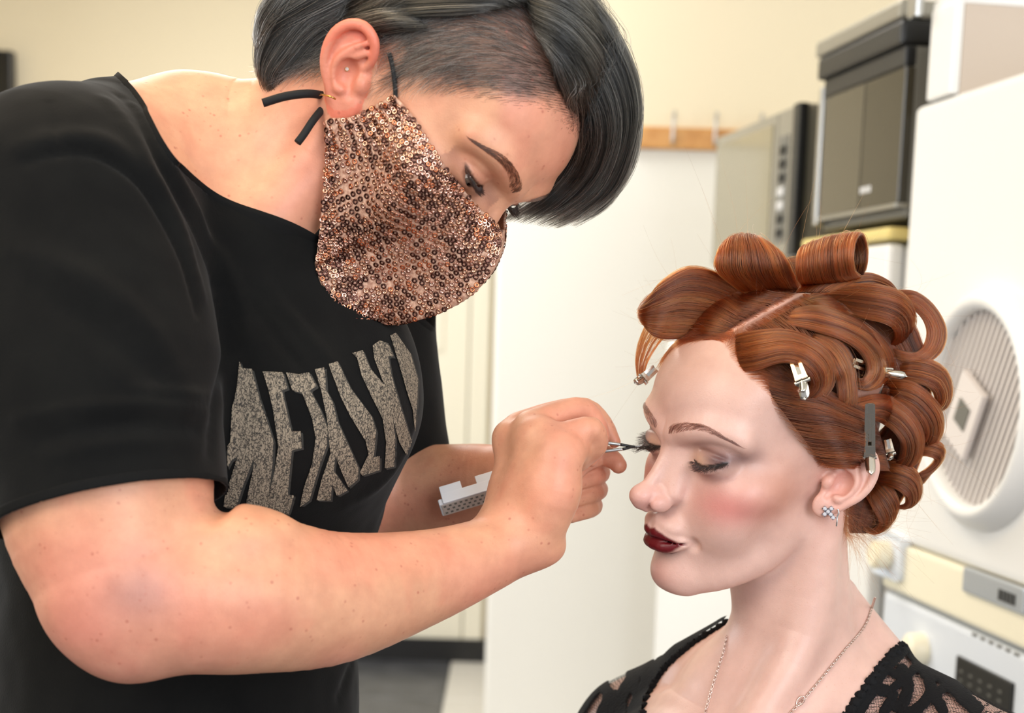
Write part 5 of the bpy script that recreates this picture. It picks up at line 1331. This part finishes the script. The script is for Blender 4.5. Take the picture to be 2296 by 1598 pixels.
facing = np.array([(grid_at(GP3, MN, *s)[1] @ (CC - p)) / np.linalg.norm(CC - p) for s, p in zip(spots, pos)])
order = np.argsort(-facing); single = set(order[:300].tolist())
gV, gF, kk_ = [[], [], [], []], [[], [], [], []], [0, 0, 0, 0]
for i, s in enumerate(spots):
    p, q = place(GP3, MN, *s); mi = rs.choice(4, p=[0.30, 0.26, 0.36, 0.08])
    if i in single:
        o = bpy.data.objects.new('sequin', seq_me[mi]); M_ = Matrix([list(q[0]) + [p[0]], list(q[1]) + [p[1]], list(q[2]) + [p[2]], [0, 0, 0, 1]])
        link(o, cl); o.matrix_parent_inverse = Matrix.Identity(4); o.matrix_basis = M_
    else:
        gV[mi].append(RV2 @ q.T + p); gF[mi].append(RF2 + kk_[mi]); kk_[mi] += len(RV2)
    if s[0] < 0.97:
        l = ha.inv(p * 100); l[0] = -l[0]; p2 = ha.fwd(l) / 100
        M3 = ha.R @ np.diag([-1, 1, 1]) @ ha.R.T
        gV[mi].append((RV2 @ q.T) @ M3.T + p2); gF[mi].append(RF2 + kk_[mi]); kk_[mi] += len(RV2)
V = np.vstack([np.vstack(g) for g in gV]); offs = np.cumsum([0] + kk_[:-1]); Fq = np.vstack([np.vstack(f) + o_ for f, o_ in zip(gF, offs)])
so = adopt(mesh_np('sequins', V, Fq, seqm[0]), mask); so['kind'] = 'stuff'
for mm in seqm[1:]: so.data.materials.append(mm)
so.data.polygons.foreach_set('material_index', np.repeat(np.arange(4), [sum(len(f) for f in g) for g in gF]).astype(np.int32))
M_el = mat('black_elastic', lin(14, 14, 15), 0.8)
def on_cm(bv, px, py, lift=0.0):
    h = bv.ray_cast(Vector(CC), Vector(ray(px, py))); p = np.array(h[0]) if h[0] is not None else P(px, py, 1.0); return p - ray(px, py) * lift
def cord(name, pts, r, root, material=M_el, flat=None):
    C_ = crom([W(*p) / 100 for p in pts], len(pts) * 8); return adopt(mesh_np(name, *tube(C_, r, 10, flat=flat), material), root)
C_ = crom([on_cm(bvA, x, y, 0.0022) for x, y in ((887, 219), (885, 185), (880, 150), (873, 120))], 24); adopt(mesh_np('ear_loop', *tube(C_, 0.0015, 10), M_el), mask)
cord('ear_loop', [(742, 262, 0.972), (726, 235, 0.985), (735, 200, 1.0)], 0.0016, mask)
cord('loop_end', [(728, 214, 0.978), (690, 210, 0.962), (640, 216, 0.955), (589, 231, 0.953)], 0.0028, mask)
cord('loop_end', [(728, 238, 0.978), (702, 270, 0.960), (682, 300, 0.955), (667, 320, 0.953)], 0.0026, mask)
# artist's ear jewellery
M_gold = mat('gold', lin(226, 176, 96), 0.18, 1.0); M_silver = mat('silver', lin(220, 218, 220), 0.15, 1.0)
hoop = empty('gold_earring', tuple(W(735, 217, 0.955) / 100)); tag(hoop, 'thin gold ring through the ear lobe of the masked artist', 'earring')
cord('ring', [(752, 222, 0.948), (745, 218, 0.946), (735, 215, 0.947), (722, 212, 0.952), (716, 213, 0.962)], 0.0006, hoop, M_gold)
M_gem = mat('clear_crystal', (0.9, 0.9, 0.95), 0.05, 0.0, 0.8); bsdf(M_gem).inputs['Transmission Weight'].default_value = 0.4
def gem(p, r, root, name='crystal'):
    b = bmesh.new(); bmesh.ops.create_icosphere(b, subdivisions=1, radius=r); bmesh.ops.translate(b, verts=b.verts[:], vec=Vector(p)); return adopt(mesh_bm(name, b, M_gem), root)
st = empty('ear_stud', tuple(on_cm(bvA, 778, 156))); tag(st, 'tiny crystal stud inside the ear of the masked artist', 'earring')
gem(on_cm(bvA, 778, 155, 0.001), 0.0014, st); adopt(mesh_bm('setting', cyl_bm(tuple(on_cm(bvA, 778, 155, 0.0002)), tuple(-ray(778, 155)), 0.0015, 0.001, 12), M_gold), st)
# ------------------------------------------------------------------ print on the T-shirt
bvT = BVHTree.FromPolygons([tuple(v) for v in Vs2 / 100], [tuple(f) for f in Fs2])
LET = [
 [(500, 345), (516, 400), (590, 405), (640, 600), (700, 780), (745, 920), (740, 1060), (700, 1400), (545, 1385), (565, 1280), (598, 1130), (612, 1020), (575, 1120), (530, 1230), (475, 1400), (385, 1390), (400, 1290), (440, 1180), (488, 1030), (440, 1060), (360, 1215), (315, 1070), (430, 930), (440, 700), (480, 540)],
 [(668, 425), (810, 430), (845, 545), (805, 560), (872, 850), (940, 850), (945, 970), (875, 985), (845, 1300), (890, 1305), (850, 1440), (692, 1405), (748, 1150), (780, 960), (742, 700), (710, 560)],
 [(833, 430), (920, 447), (1000, 430), (1055, 530), (1005, 560), (1080, 700), (1130, 830), (1125, 950), (1070, 1100), (1000, 1340), (930, 1390), (960, 1250), (1020, 1080), (1045, 900), (1020, 760), (950, 580), (880, 560)],
 [(1040, 410), (1110, 395), (1120, 560), (1165, 640), (1200, 780), (1255, 900), (1350, 1110), (1345, 1190), (1278, 1250), (1225, 1130), (1185, 1020), (1172, 1130), (1270, 1270), (1195, 1312), (1160, 1220), (1150, 1342), (1050, 1340), (1090, 1180), (1150, 1010), (1125, 760), (1085, 560)],
 [(1138, 370), (1200, 355), (1290, 540), (1440, 740), (1475, 850), (1465, 960), (1455, 1032), (1500, 1025), (1500, 1125), (1375, 1165), (1360, 1140), (1420, 1010), (1400, 920), (1290, 740), (1220, 600)],
 [(1305, 295), (1380, 275), (1430, 400), (1540, 530), (1585, 700), (1610, 900), (1605, 1100), (1535, 1115), (1545, 930), (1520, 760), (1440, 600), (1370, 450), (1340, 330)],
 [(1450, 240), (1500, 205), (1560, 225), (1600, 320), (1560, 315), (1582, 450), (1650, 680), (1725, 915), (1745, 885), (1762, 960), (1752, 1045), (1715, 1060), (1640, 930), (1580, 720), (1530, 520), (1460, 330)],
 [(1575, 170), (1615, 150), (1720, 300), (1772, 480), (1766, 640), (1752, 860), (1735, 700), (1690, 560), (1645, 400)]]
M_print = mat('cracked_print', lin(150, 138, 122), 0.8)
t_ = nd(M_print, 'ShaderNodeTexCoord'); v_ = nd(M_print, 'ShaderNodeTexVoronoi'); v_.feature = 'DISTANCE_TO_EDGE'; v_.inputs['Scale'].default_value = 300
mp = nd(M_print, 'ShaderNodeMapping'); mp.inputs['Scale'].default_value = (1.9, 1.9, 0.5); lk(M_print, t_, 'Object', mp, 'Vector')
nz = nd(M_print, 'ShaderNodeTexNoise'); nz.inputs['Scale'].default_value = 260; lk(M_print, t_, 'Object', nz, 'Vector')
av = nd(M_print, 'ShaderNodeMix'); av.data_type = 'RGBA'; av.inputs[0].default_value = 0.012; M_print.node_tree.links.new(mp.outputs[0], av.inputs[6]); M_print.node_tree.links.new(nz.outputs['Color'], av.inputs[7])
M_print.node_tree.links.new(av.outputs[2], v_.inputs['Vector'])
r_ = nd(M_print, 'ShaderNodeValToRGB'); r_.color_ramp.elements[0].position = 0.015; r_.color_ramp.elements[1].position = 0.17
r_.color_ramp.elements[0].color = (*lin(30, 28, 26), 1); r_.color_ramp.elements[1].color = (*lin(146, 132, 113), 1); lk(M_print, v_, 'Distance', r_, 'Fac'); lk(M_print, r_, 'Color', bsdf(M_print), 'Base Color')
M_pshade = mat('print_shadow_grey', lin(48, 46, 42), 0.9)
def decal(poly, step, lift, name, material, parent, dx=0, dy=0, skip=None):
    pp = np.array([(380 + x / 3.197 + dx, 700 + y / 3.197 + dy) for x, y in poly]); lo_, hi_ = pp.min(0), pp.max(0)
    xs = np.arange(lo_[0], hi_[0] + step, step); ys = np.arange(lo_[1], hi_[1] + step, step); idm = -np.ones((len(xs), len(ys)), int); V, F = [], []
    gx, gy = np.meshgrid(xs[:-1] + step / 2, ys[:-1] + step / 2, indexing='ij'); ins = poly_in(gx.ravel(), gy.ravel(), pp).reshape(gx.shape)
    def vid(i, j):
        if idm[i, j] == -1:
            q = np.array([xs[i], ys[j]]); bd = 1e9
            for k in range(len(pp)):      # pull rim points onto the outline
                a, b = pp[k - 1], pp[k]; t = np.clip((q - a) @ (b - a) / ((b - a) @ (b - a)), 0, 1); e = a + t * (b - a); d = np.hypot(*(q - e))
                if d < bd: bd, be = d, e
            if bd < step * 0.75: q = be
            r = ray(*q); h = bvT.ray_cast(Vector(CC), Vector(r))
            if h[0] is None or h[0][1] > 1.35: idm[i, j] = -2
            else:
                n = np.array(h[1]); n = n if n @ r < 0 else -n
                if n @ r > -0.06: idm[i, j] = -2
                else: idm[i, j] = len(V); V.append(np.array(h[0]) + n * lift)
        return idm[i, j]
    for i, j in zip(*np.where(ins)):
        q = [vid(i, j), vid(i + 1, j), vid(i + 1, j + 1), vid(i, j + 1)]
        if min(q) >= 0 and max(np.linalg.norm(V[q[k]] - V[q[k - 1]]) for k in range(4)) < 0.0065: F.append(q)
    if not F: return
    F = np.array(F); lab = np.arange(len(V))
    for _ in range(400):                  # keep the largest connected piece
        m_ = lab[F].min(1); new = lab.copy(); np.minimum.at(new, F.ravel(), np.repeat(m_, 4))
        if (new == lab).all(): break
        lab = new
    fl = lab[F[:, 0]]; u_, c_ = np.unique(fl, return_counts=True); F = F[fl == u_[c_.argmax()]]
    k_, iv = np.unique(F, return_inverse=True); return mesh_np(name, np.array(V)[k_], iv.reshape(-1, 4), material, parent)
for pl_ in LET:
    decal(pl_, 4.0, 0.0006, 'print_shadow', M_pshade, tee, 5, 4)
    decal(pl_, 3.0, 0.0011, 'printed_letter', M_print, tee)

# ------------------------------------------------------------------ the sheer lace top
M_black_lace = mat('black_lace_cord', lin(15, 15, 17), 0.85, 0.0, 0.25)
M_net = mat('sheer_black_net', lin(14, 14, 16), 0.85, 0.0, 0.2)
nt = M_net.node_tree
tc = nd(M_net, 'ShaderNodeTexCoord'); vo = nd(M_net, 'ShaderNodeTexVoronoi'); vo.feature = 'DISTANCE_TO_EDGE'; vo.inputs['Scale'].default_value = 560; vo.inputs['Randomness'].default_value = 0.35
nt.links.new(tc.outputs['Object'], vo.inputs['Vector'])
lt = nd(M_net, 'ShaderNodeMath'); lt.operation = 'LESS_THAN'; lt.inputs[1].default_value = 0.075; nt.links.new(vo.outputs['Distance'], lt.inputs[0])
at_ = nd(M_net, 'ShaderNodeAttribute'); at_.attribute_name = 'lace'
nz = nd(M_net, 'ShaderNodeTexNoise'); nz.inputs['Scale'].default_value = 500; nt.links.new(tc.outputs['Object'], nz.inputs['Vector'])
ad = nd(M_net, 'ShaderNodeMath'); ad.operation = 'MULTIPLY_ADD'; nt.links.new(nz.outputs['Fac'], ad.inputs[0]); ad.inputs[1].default_value = 0.5; nt.links.new(at_.outputs['Fac'], ad.inputs[2])
g2 = nd(M_net, 'ShaderNodeMath'); g2.operation = 'GREATER_THAN'; g2.inputs[1].default_value = 0.72; nt.links.new(ad.outputs[0], g2.inputs[0])
mxm = nd(M_net, 'ShaderNodeMath'); mxm.operation = 'MAXIMUM'; nt.links.new(lt.outputs[0], mxm.inputs[0]); nt.links.new(g2.outputs[0], mxm.inputs[1])
nt.links.new(mxm.outputs[0], bsdf(M_net).inputs['Alpha'])
bpn = nd(M_net, 'ShaderNodeBump'); bpn.inputs['Strength'].default_value = 0.8; bpn.inputs['Distance'].default_value = 0.001; nt.links.new(nz.outputs['Fac'], bpn.inputs['Height']); nt.links.new(bpn.outputs[0], bsdf(M_net).inputs['Normal'])
near_line = np.array([(2048, 1415), (2030, 1440), (1975, 1500), (1905, 1598), (1830, 1720)], float)
far_line = np.array([(1640, 1380), (1628, 1397), (1545, 1450), (1490, 1500), (1450, 1570), (1425, 1680)], float)
qw = proj(Vm / 100)
below = L[:, 2] < -10
inn = below & (qw[:, 0] > np.interp(qw[:, 1], near_line[:, 1], near_line[:, 0])) & (qw[:, 1] > 1405)
inf_ = below & (qw[:, 0] < np.interp(qw[:, 1], far_line[:, 1], far_line[:, 0])) & (qw[:, 1] > 1385)
selv = inn | inf_
kf = selv[Fm].all(1); u_ix, inv_ = np.unique(Fm[kf], return_inverse=True)
TV = Vm[u_ix] + grad(SM, Vm[u_ix]) * 0.22; TQ = qw[u_ix]
def pl_(pts, s=2.195, ox=1250, oy=1200): return [(ox + x / s, oy + y / s) for x, y in pts]
MOT = [(pl_([(1730, 600), (1760, 640), (1740, 690)]), 6), (pl_([(1650, 690), (1690, 720), (1660, 760)]), 6), (pl_([(1900, 760), (1870, 800), (1890, 850)]), 7), (pl_([(1640, 830), (1700, 870), (1760, 880)]), 8), (pl_([(200, 650), (240, 690), (215, 740)]), 6), (pl_([(460, 640), (400, 700), (390, 780)]), 7), (pl_([(290, 800), (270, 850), (300, 900)]), 9),
       (pl_([(1780, 650), (1825, 720), (1830, 800), (1770, 870)]), 9), (pl_([(1690, 680), (1725, 760), (1700, 850)]), 10), (pl_([(1590, 770), (1650, 800), (1610, 870)]), 9),
       (pl_([(1700, 540), (1800, 610), (1900, 720), (2060, 870)]), 11), (pl_([(1830, 800), (1880, 840), (1900, 880)]), 8), (pl_([(1690, 545), (1640, 610), (1585, 670), (1540, 745), (1500, 805), (1450, 880)]), 15),
       (pl_([(820, 420), (700, 470), (610, 520), (560, 620), (490, 700), (430, 800), (400, 880)]), 15), (pl_([(600, 500), (520, 520), (430, 560), (330, 600), (240, 700), (170, 800), (120, 880)]), 8),
       (pl_([(350, 620), (390, 640), (370, 720), (330, 800), (320, 880)]), 10), (pl_([(330, 600), (345, 650)]), 8), (pl_([(230, 740), (260, 800), (230, 880)]), 9), (pl_([(480, 560), (420, 640), (440, 720)]), 6)]
lace = np.zeros(len(TV))
for pts, w in MOT:
    C_ = crom(np.array(pts), len(pts) * 5)
    dd = np.full(len(TV), 1e9)
    for i in range(len(C_) - 1): dd = np.minimum(dd, seg_dist(TQ, C_[i], C_[i + 1]))
    lace = np.maximum(lace, smoothstep(w * 1.75, w * 1.15, dd + 5 * (vnoise(TV, 2.5, 31) - 0.5)))
TV = TV + grad(SM, TV) * (0.14 * lace)[:, None]
top = mesh_np('lace_top', TV / 100, inv_.reshape(-1, 4), M_net, woman, attrs={'lace': np.repeat(lace[:, None], 3, 1)})
rl = np.random.default_rng(3)
def knot(p, n, r, seed):
    """small lumpy corded scallop"""
    b = bmesh.new(); bmesh.ops.create_icosphere(b, subdivisions=3, radius=1.0); q = np.array(n, float); rr = np.random.default_rng(seed)
    for v in b.verts:
        c = np.array(v.co); k = 1 + 0.25 * math.sin(7 * c[0] + seed) * math.sin(6 * c[1] + 2 * seed) + rr.normal(0, 0.035); c = c * r * k; c = c - q * (c @ q) * 0.5; v.co = Vector(c + p)
    return b
for line, n, rad in ((near_line[1:], 21, 0.0044), (far_line[1:], 24, 0.0034)):
    C_ = crom(line, n)
    for i, (x, y) in enumerate(C_):
        if y > 1690: continue
        h = bvW.ray_cast(Vector(CC), Vector(ray(x, y)))
        if h[0] is None: continue
        mesh_bm('scallop', knot(np.array(h[0]) - ray(x, y) * 0.002, -ray(x, y), rad * rl.uniform(0.85, 1.15), i), M_black_lace, top, True)

# ------------------------------------------------------------------ necklace
M_chain = mat('rose_silver_chain', lin(226, 206, 196), 0.18, 1.0)
neckl = empty('necklace', tuple(on_cm(bvW, 1850, 1510))); tag(neckl, 'fine silver chain necklace around the neck of the red haired woman', 'necklace')
def ring_link(c, t, n, a, b_, r):
    t = t / np.linalg.norm(t); n = n - t * (n @ t); n /= np.linalg.norm(n); th = np.linspace(0, 2 * np.pi, 10, endpoint=False)
    pts = np.array([c + t * a * math.cos(x) + n * b_ * math.sin(x) for x in th]); m_ = np.cross(t, n)
    V, F = [], []
    for i, x in enumerate(th):
        o_ = t * math.cos(x) + n * math.sin(x)
        for k in range(5): an = 2 * math.pi * k / 5; V.append(pts[i] + r * (o_ * math.cos(an) + m_ * math.sin(an)))
    for i in range(10):
        for k in range(5): F.append((i * 5 + k, i * 5 + (k + 1) % 5, ((i + 1) % 10) * 5 + (k + 1) % 5, ((i + 1) % 10) * 5 + k))
    return np.array(V), np.array(F)
for pts in ([(1629, 1428), (1622, 1462), (1600, 1530), (1581, 1598), (1570, 1650)], [(1962, 1340), (1955, 1362), (1938, 1405), (1895, 1456), (1850, 1511), (1815, 1553), (1795, 1575), (1770, 1600), (1725, 1650)]):
    C_ = crom(np.array(pts, float), 260); p3 = []
    for x, y in C_:
        h = bvW.ray_cast(Vector(CC), Vector(ray(x, y)))
        p3.append(np.array(h[0]) - ray(x, y) * 0.0016 if h[0] is not None else (p3[-1] if p3 else P(x, y, 1.05)))
    p3 = np.array(p3); sl_ = np.concatenate([[0], np.cumsum(np.linalg.norm(np.diff(p3, axis=0), axis=1))]); N_ = int(sl_[-1] / 0.0019); s_ = np.linspace(0, sl_[-1], N_)
    q3 = np.stack([np.interp(s_, sl_, p3[:, k]) for k in range(3)], 1); tg = np.gradient(q3, axis=0)
    pr = [ring_link(q3[i], tg[i], (ray(1800, 1500) if i % 2 else np.cross(tg[i], ray(1800, 1500))) + 0.5 * np.cross(tg[i] / np.linalg.norm(tg[i]), ray(1800, 1500)), 0.0015, 0.00085, 0.0003) for i in range(N_)]
    V, F = join(pr); o = adopt(mesh_np('chain', V, F, M_chain), neckl); o['kind'] = 'stuff'
cp = on_cm(bvW, 1795, 1571, 0.003); ct = P(1803, 1562, 1.0) - P(1788, 1580, 1.0)
V, F = ring_link(cp, ct, np.cross(ct, ray(1795, 1571)), 0.0042, 0.0022, 0.0006); adopt(mesh_np('clasp', V, F, M_chain), neckl)

# ------------------------------------------------------------------ crystal earring and hair clips of the woman
ear = empty('crystal_earring', tuple(on_cm(bvW, 1858, 1147))); tag(ear, 'crystal cross stud with silver wire on the ear lobe of the red haired woman', 'earring')
M_dsil = mat('dark_silver', lin(120, 116, 122), 0.25, 1.0)
base_ = on_cm(bvW, 1858, 1147); Ye = base_[1] - 0.0022
for (x, y) in ((1849.5, 1140), (1864, 1140), (1856.5, 1146.5), (1849, 1152.5), (1862.6, 1153), (1868, 1160)):
    gp = P(x, y, Ye); gem(gp, 0.0016, ear)
    adopt(mesh_bm('setting', cyl_bm(tuple(gp + ray(x, y) * 0.0014), tuple(-ray(x, y)), 0.0021, 0.0012, 4), M_dsil), ear)
cord('wire', [(1878.5, 1141, Ye), (1880.5, 1149, Ye - .0006), (1877, 1159, Ye), (1876.5, 1170, Ye), (1875.5, 1179, Ye + .001)], 0.0006, ear, M_silver)
M_clip = mat('chromed_clip', lin(206, 200, 190), 0.16, 1.0)
def hair_clip(pts, d, w, label, up=(0.0, 0.0), short=False, group=None):
    """duckbill clip: two jaws from the tip pts[0] to the hinge pts[1], finger levers on to pts[2]"""
    A_, B_, C_ = [P_many(np.array([p[0]]), np.array([p[1]]), ellip_depth(hm, SKM[0], SKM[1], p[0], p[1]) - (dd / 100))[0] for p, dd in zip(pts, d)]
    root = empty('hair_clip', tuple(B_)); tag(root, label, 'hair clip', group)
    t = B_ - A_; ln = np.linalg.norm(t); t /= ln; v = -ray(*pts[1]); v -= t * (v @ t); v /= np.linalg.norm(v); s = np.cross(t, v)
    def plate(p0, p1, w0, w1, th, off0, off1, name):
        b = bmesh.new(); vs = []
        for p, ww, of in ((p0, w0, off0), (p1, w1, off1)):
            for (a, c) in ((-1, 0), (1, 0), (1, 1), (-1, 1)): vs.append(b.verts.new(Vector(p + s * a * ww / 2 + v * (of + c * th))))
        for q in ((0, 1, 5, 4), (1, 2, 6, 5), (2, 3, 7, 6), (3, 0, 4, 7), (0, 3, 2, 1), (4, 5, 6, 7)): b.faces.new([vs[i] for i in q])
        bmesh.ops.recalc_face_normals(b, faces=b.faces[:])
        bmesh.ops.bevel(b, geom=b.edges[:], offset=th * 0.3, segments=2, affect='EDGES')
        return adopt(mesh_bm(name, b, M_clip), root)
    # upper jaw: two rails with a slot between them
    for a in (-1, 1): plate(A_ + s * a * w * 0.3, B_ + s * a * w * 0.33, w * 0.26, w * 0.34, 0.0008, 0.0002, 0.0022, 'jaw_rail')
    plate(A_, B_, w * 0.7, w, 0.0008, -0.0012, -0.002, 'lower_jaw')
    plate(A_ + t * ln * 0.8, B_ + t * 0.001, w * 0.95, w * 1.05, 0.0009, 0.0018, 0.0026, 'bridge')
    e = C_ - B_; el = np.linalg.norm(e)
    def lever(sign, name):
        b = bmesh.new(); n = 9; rows = []
        for i in range(n):
            f = i / (n - 1); ww = w * (0.62 + 0.25 * math.sin(f * math.pi)) * (1 if f < 0.85 else math.sqrt(max(0.02, 1 - ((f - 0.85) / 0.15) ** 2)))
            c = B_ + e * f + v * (sign * (0.002 + 0.004 * f ** 1.4))
            rows.append([b.verts.new(Vector(c - s * ww / 2 - v * sign * 0.0008)), b.verts.new(Vector(c + v * 0.0006 * sign)), b.verts.new(Vector(c + s * ww / 2 - v * sign * 0.0008))])
        for i in range(n - 1):
            for k in range(2): b.faces.new((rows[i][k], rows[i][k + 1], rows[i + 1][k + 1], rows[i + 1][k]))
        o = mesh_bm(name, b, M_clip, None, True); mo = o.modifiers.new('thick', 'SOLIDIFY'); mo.thickness = 0.0006; return adopt(o, root)
    lever(1, 'upper_lever'); lever(-1, 'lower_lever')
    adopt(mesh_bm('hinge_pin', cyl_bm(tuple(B_ + t * 0.002 + v * 0.001), tuple(s), 0.0014, w * 1.25, 14), M_clip), root)
    return root
hair_clip([(1782, 808), (1798, 852), (1803, 888)], (2.1, 2.9, 3.3), 0.0085, 'metal hair clip in the front pin curl above the temple of the red haired woman')
hair_clip([(1915, 812), (1975, 834), (2018, 838)], (2.2, 2.6, 3.0), 0.0075, 'metal hair clip sticking sideways out of the middle curl of the red hair')
hair_clip([(1951, 905), (1950, 1018), (1953, 1056)], (3.6, 5.6, 6.0), 0.0078, 'long metal hair clip hanging upright just above the ear with the crystal earring')
hair_clip([(1470, 825), (1446, 846), (1424, 858)], (-1.2, -1.2, -1.2), 0.0075, 'metal hair clip on the far side of the forehead under the front roll')
hair_clip([(1990, 985), (1996, 1012), (1996, 1030)], (1.6, 1.8, 1.9), 0.006, 'small metal hair clip half hidden in curls behind the ear')

# ------------------------------------------------------------------ tweezers and lash tray
eyeR = hm.fwd((qm['ex'], 8.9, qm['ez'] - 0.5)) / 100; Yt = float(eyeR[1])
tw = empty('tweezers', tuple(P(1395, 1002, Yt))); tag(tw, 'steel tweezers with black tips held at the lashes of the far eye', 'tweezers')
for sgn, pts in ((-1, [(1225, 1002, 1.035), (1300, 998, 1.045), (1355, 993, Yt), (1392, 996.5, Yt)]), (1, [(1225, 1012, 1.035), (1300, 1014, 1.045), (1355, 1011, Yt), (1397, 1006.5, Yt)])):
    cord('arm', pts, np.linspace(0.0018, 0.0011, len(pts) * 8), tw, M_steel)
    x0, y0, _ = pts[-1]
    cord('black_tip', [(x0, y0, Yt), (1412, 1001.5 + sgn * 1.8, Yt), (1424, 1001 + sgn * 0.7, Yt)], np.linspace(0.0012, 0.0006, 24), tw, M_blk)
    cord('point', [(1424, 1001 + sgn * 0.7, Yt), (1440, 999 + sgn * 0.3, Yt)], np.linspace(0.0006, 0.0003, 16), tw, M_steel)
fl_ = empty('false_lash', tuple(P(1440, 1005, Yt))); tag(fl_, 'strip of black false lashes gripped by the tweezers at the far eye', 'false lashes')
sp_, rp_ = [], []
band = crom(np.array([(1432, 1003), (1450, 1000), (1470, 999), (1488, 1003)], float), 40)
for i in range(90):
    x, y = band[rb.integers(0, 40)]; p0 = P(x, y, Yt + 0.002); dx = -14 - rb.uniform(0, 16); dy = rb.uniform(2, 20)
    n = 7; t = np.linspace(0, 1, n); sp_.append(np.array([P(x + dx * a, y + dy * math.sin(a * 1.4) - 8 * a ** 3, Yt + 0.002 - 0.006 * a) for a in t])); rp_.append(np.linspace(1, 0.3, n) * 0.00016)
adopt(hair_obj('lashes', sp_, rp_, M_hairD, None, np.tile(np.array(lin(16, 14, 14)), (len(sp_), 1))), fl_)
adopt(mesh_np('band', *tube(np.array([P(x, y, Yt + 0.002) for x, y in band]), 0.0005, 6), M_blk), fl_)

tray = empty('lash_tray', tuple(P(1030, 1125, 1.10))); tag(tray, 'open white plastic lash tray held in the far hand behind the forearm', 'tray')
M_tray = mat('white_tray_plastic', lin(236, 238, 242), 0.3)
a_ = P(1150, 1092, 1.066) - P(984, 1142, 1.062); a_ /= np.linalg.norm(a_); vd = ray(1030, 1120); b_ = np.cross(a_, vd); b_ = b_ if b_[2] > 0 else -b_; b_ /= np.linalg.norm(b_); c_ = np.cross(a_, b_); c_ = c_ if c_ @ vd > 0 else -c_
# tip the tray so that its patterned underside shows a little
b2_ = b_ * math.cos(0.62) + c_ * math.sin(0.62); c2_ = c_ * math.cos(0.62) - b_ * math.sin(0.62)
o0 = P(984, 1132, 1.062); TM = Matrix([[a_[i], b2_[i], c2_[i], o0[i]] for i in range(3)] + [[0, 0, 0, 1]])
adopt(mesh_bm('base', box_bm((0, 0.0, 0.0005), (0.060, 0.0055, 0.016), 0.0012, TM, 3), M_tray), tray)
adopt(mesh_bm('lid', box_bm((0.0035, -0.0005, -0.0012), (0.060, 0.0085, 0.0004), 0.0006, TM), M_tray), tray)
for x0_, x1_ in ((0.0036, 0.0205), (0.032, 0.048)):
    adopt(mesh_bm('tab', box_bm((x0_, 0.006, -0.0011), (x1_, 0.0155, 0.0003), 0.0006, TM, 3), M_tray), tray)
card = adopt(mesh_bm('card', box_bm((0.0015, -0.0006, 0.0012), (0.059, 0.0004, 0.0150), 0.0003, TM), mat('grey_card', lin(196, 186, 178), 0.6)), tray)
for r in range(3):
    for k in range(13):
        x0_ = 0.003 + k * 0.0042 + (r % 2) * 0.0021
        o = mesh_bm('lash_mark', box_bm((x0_, -0.0009, 0.0025 + r * 0.0042), (x0_ + 0.002, -0.0004, 0.0042 + r * 0.0042), 0, TM), M_greyd)
        o.parent = card; o.matrix_parent_inverse = Matrix.Identity(4)
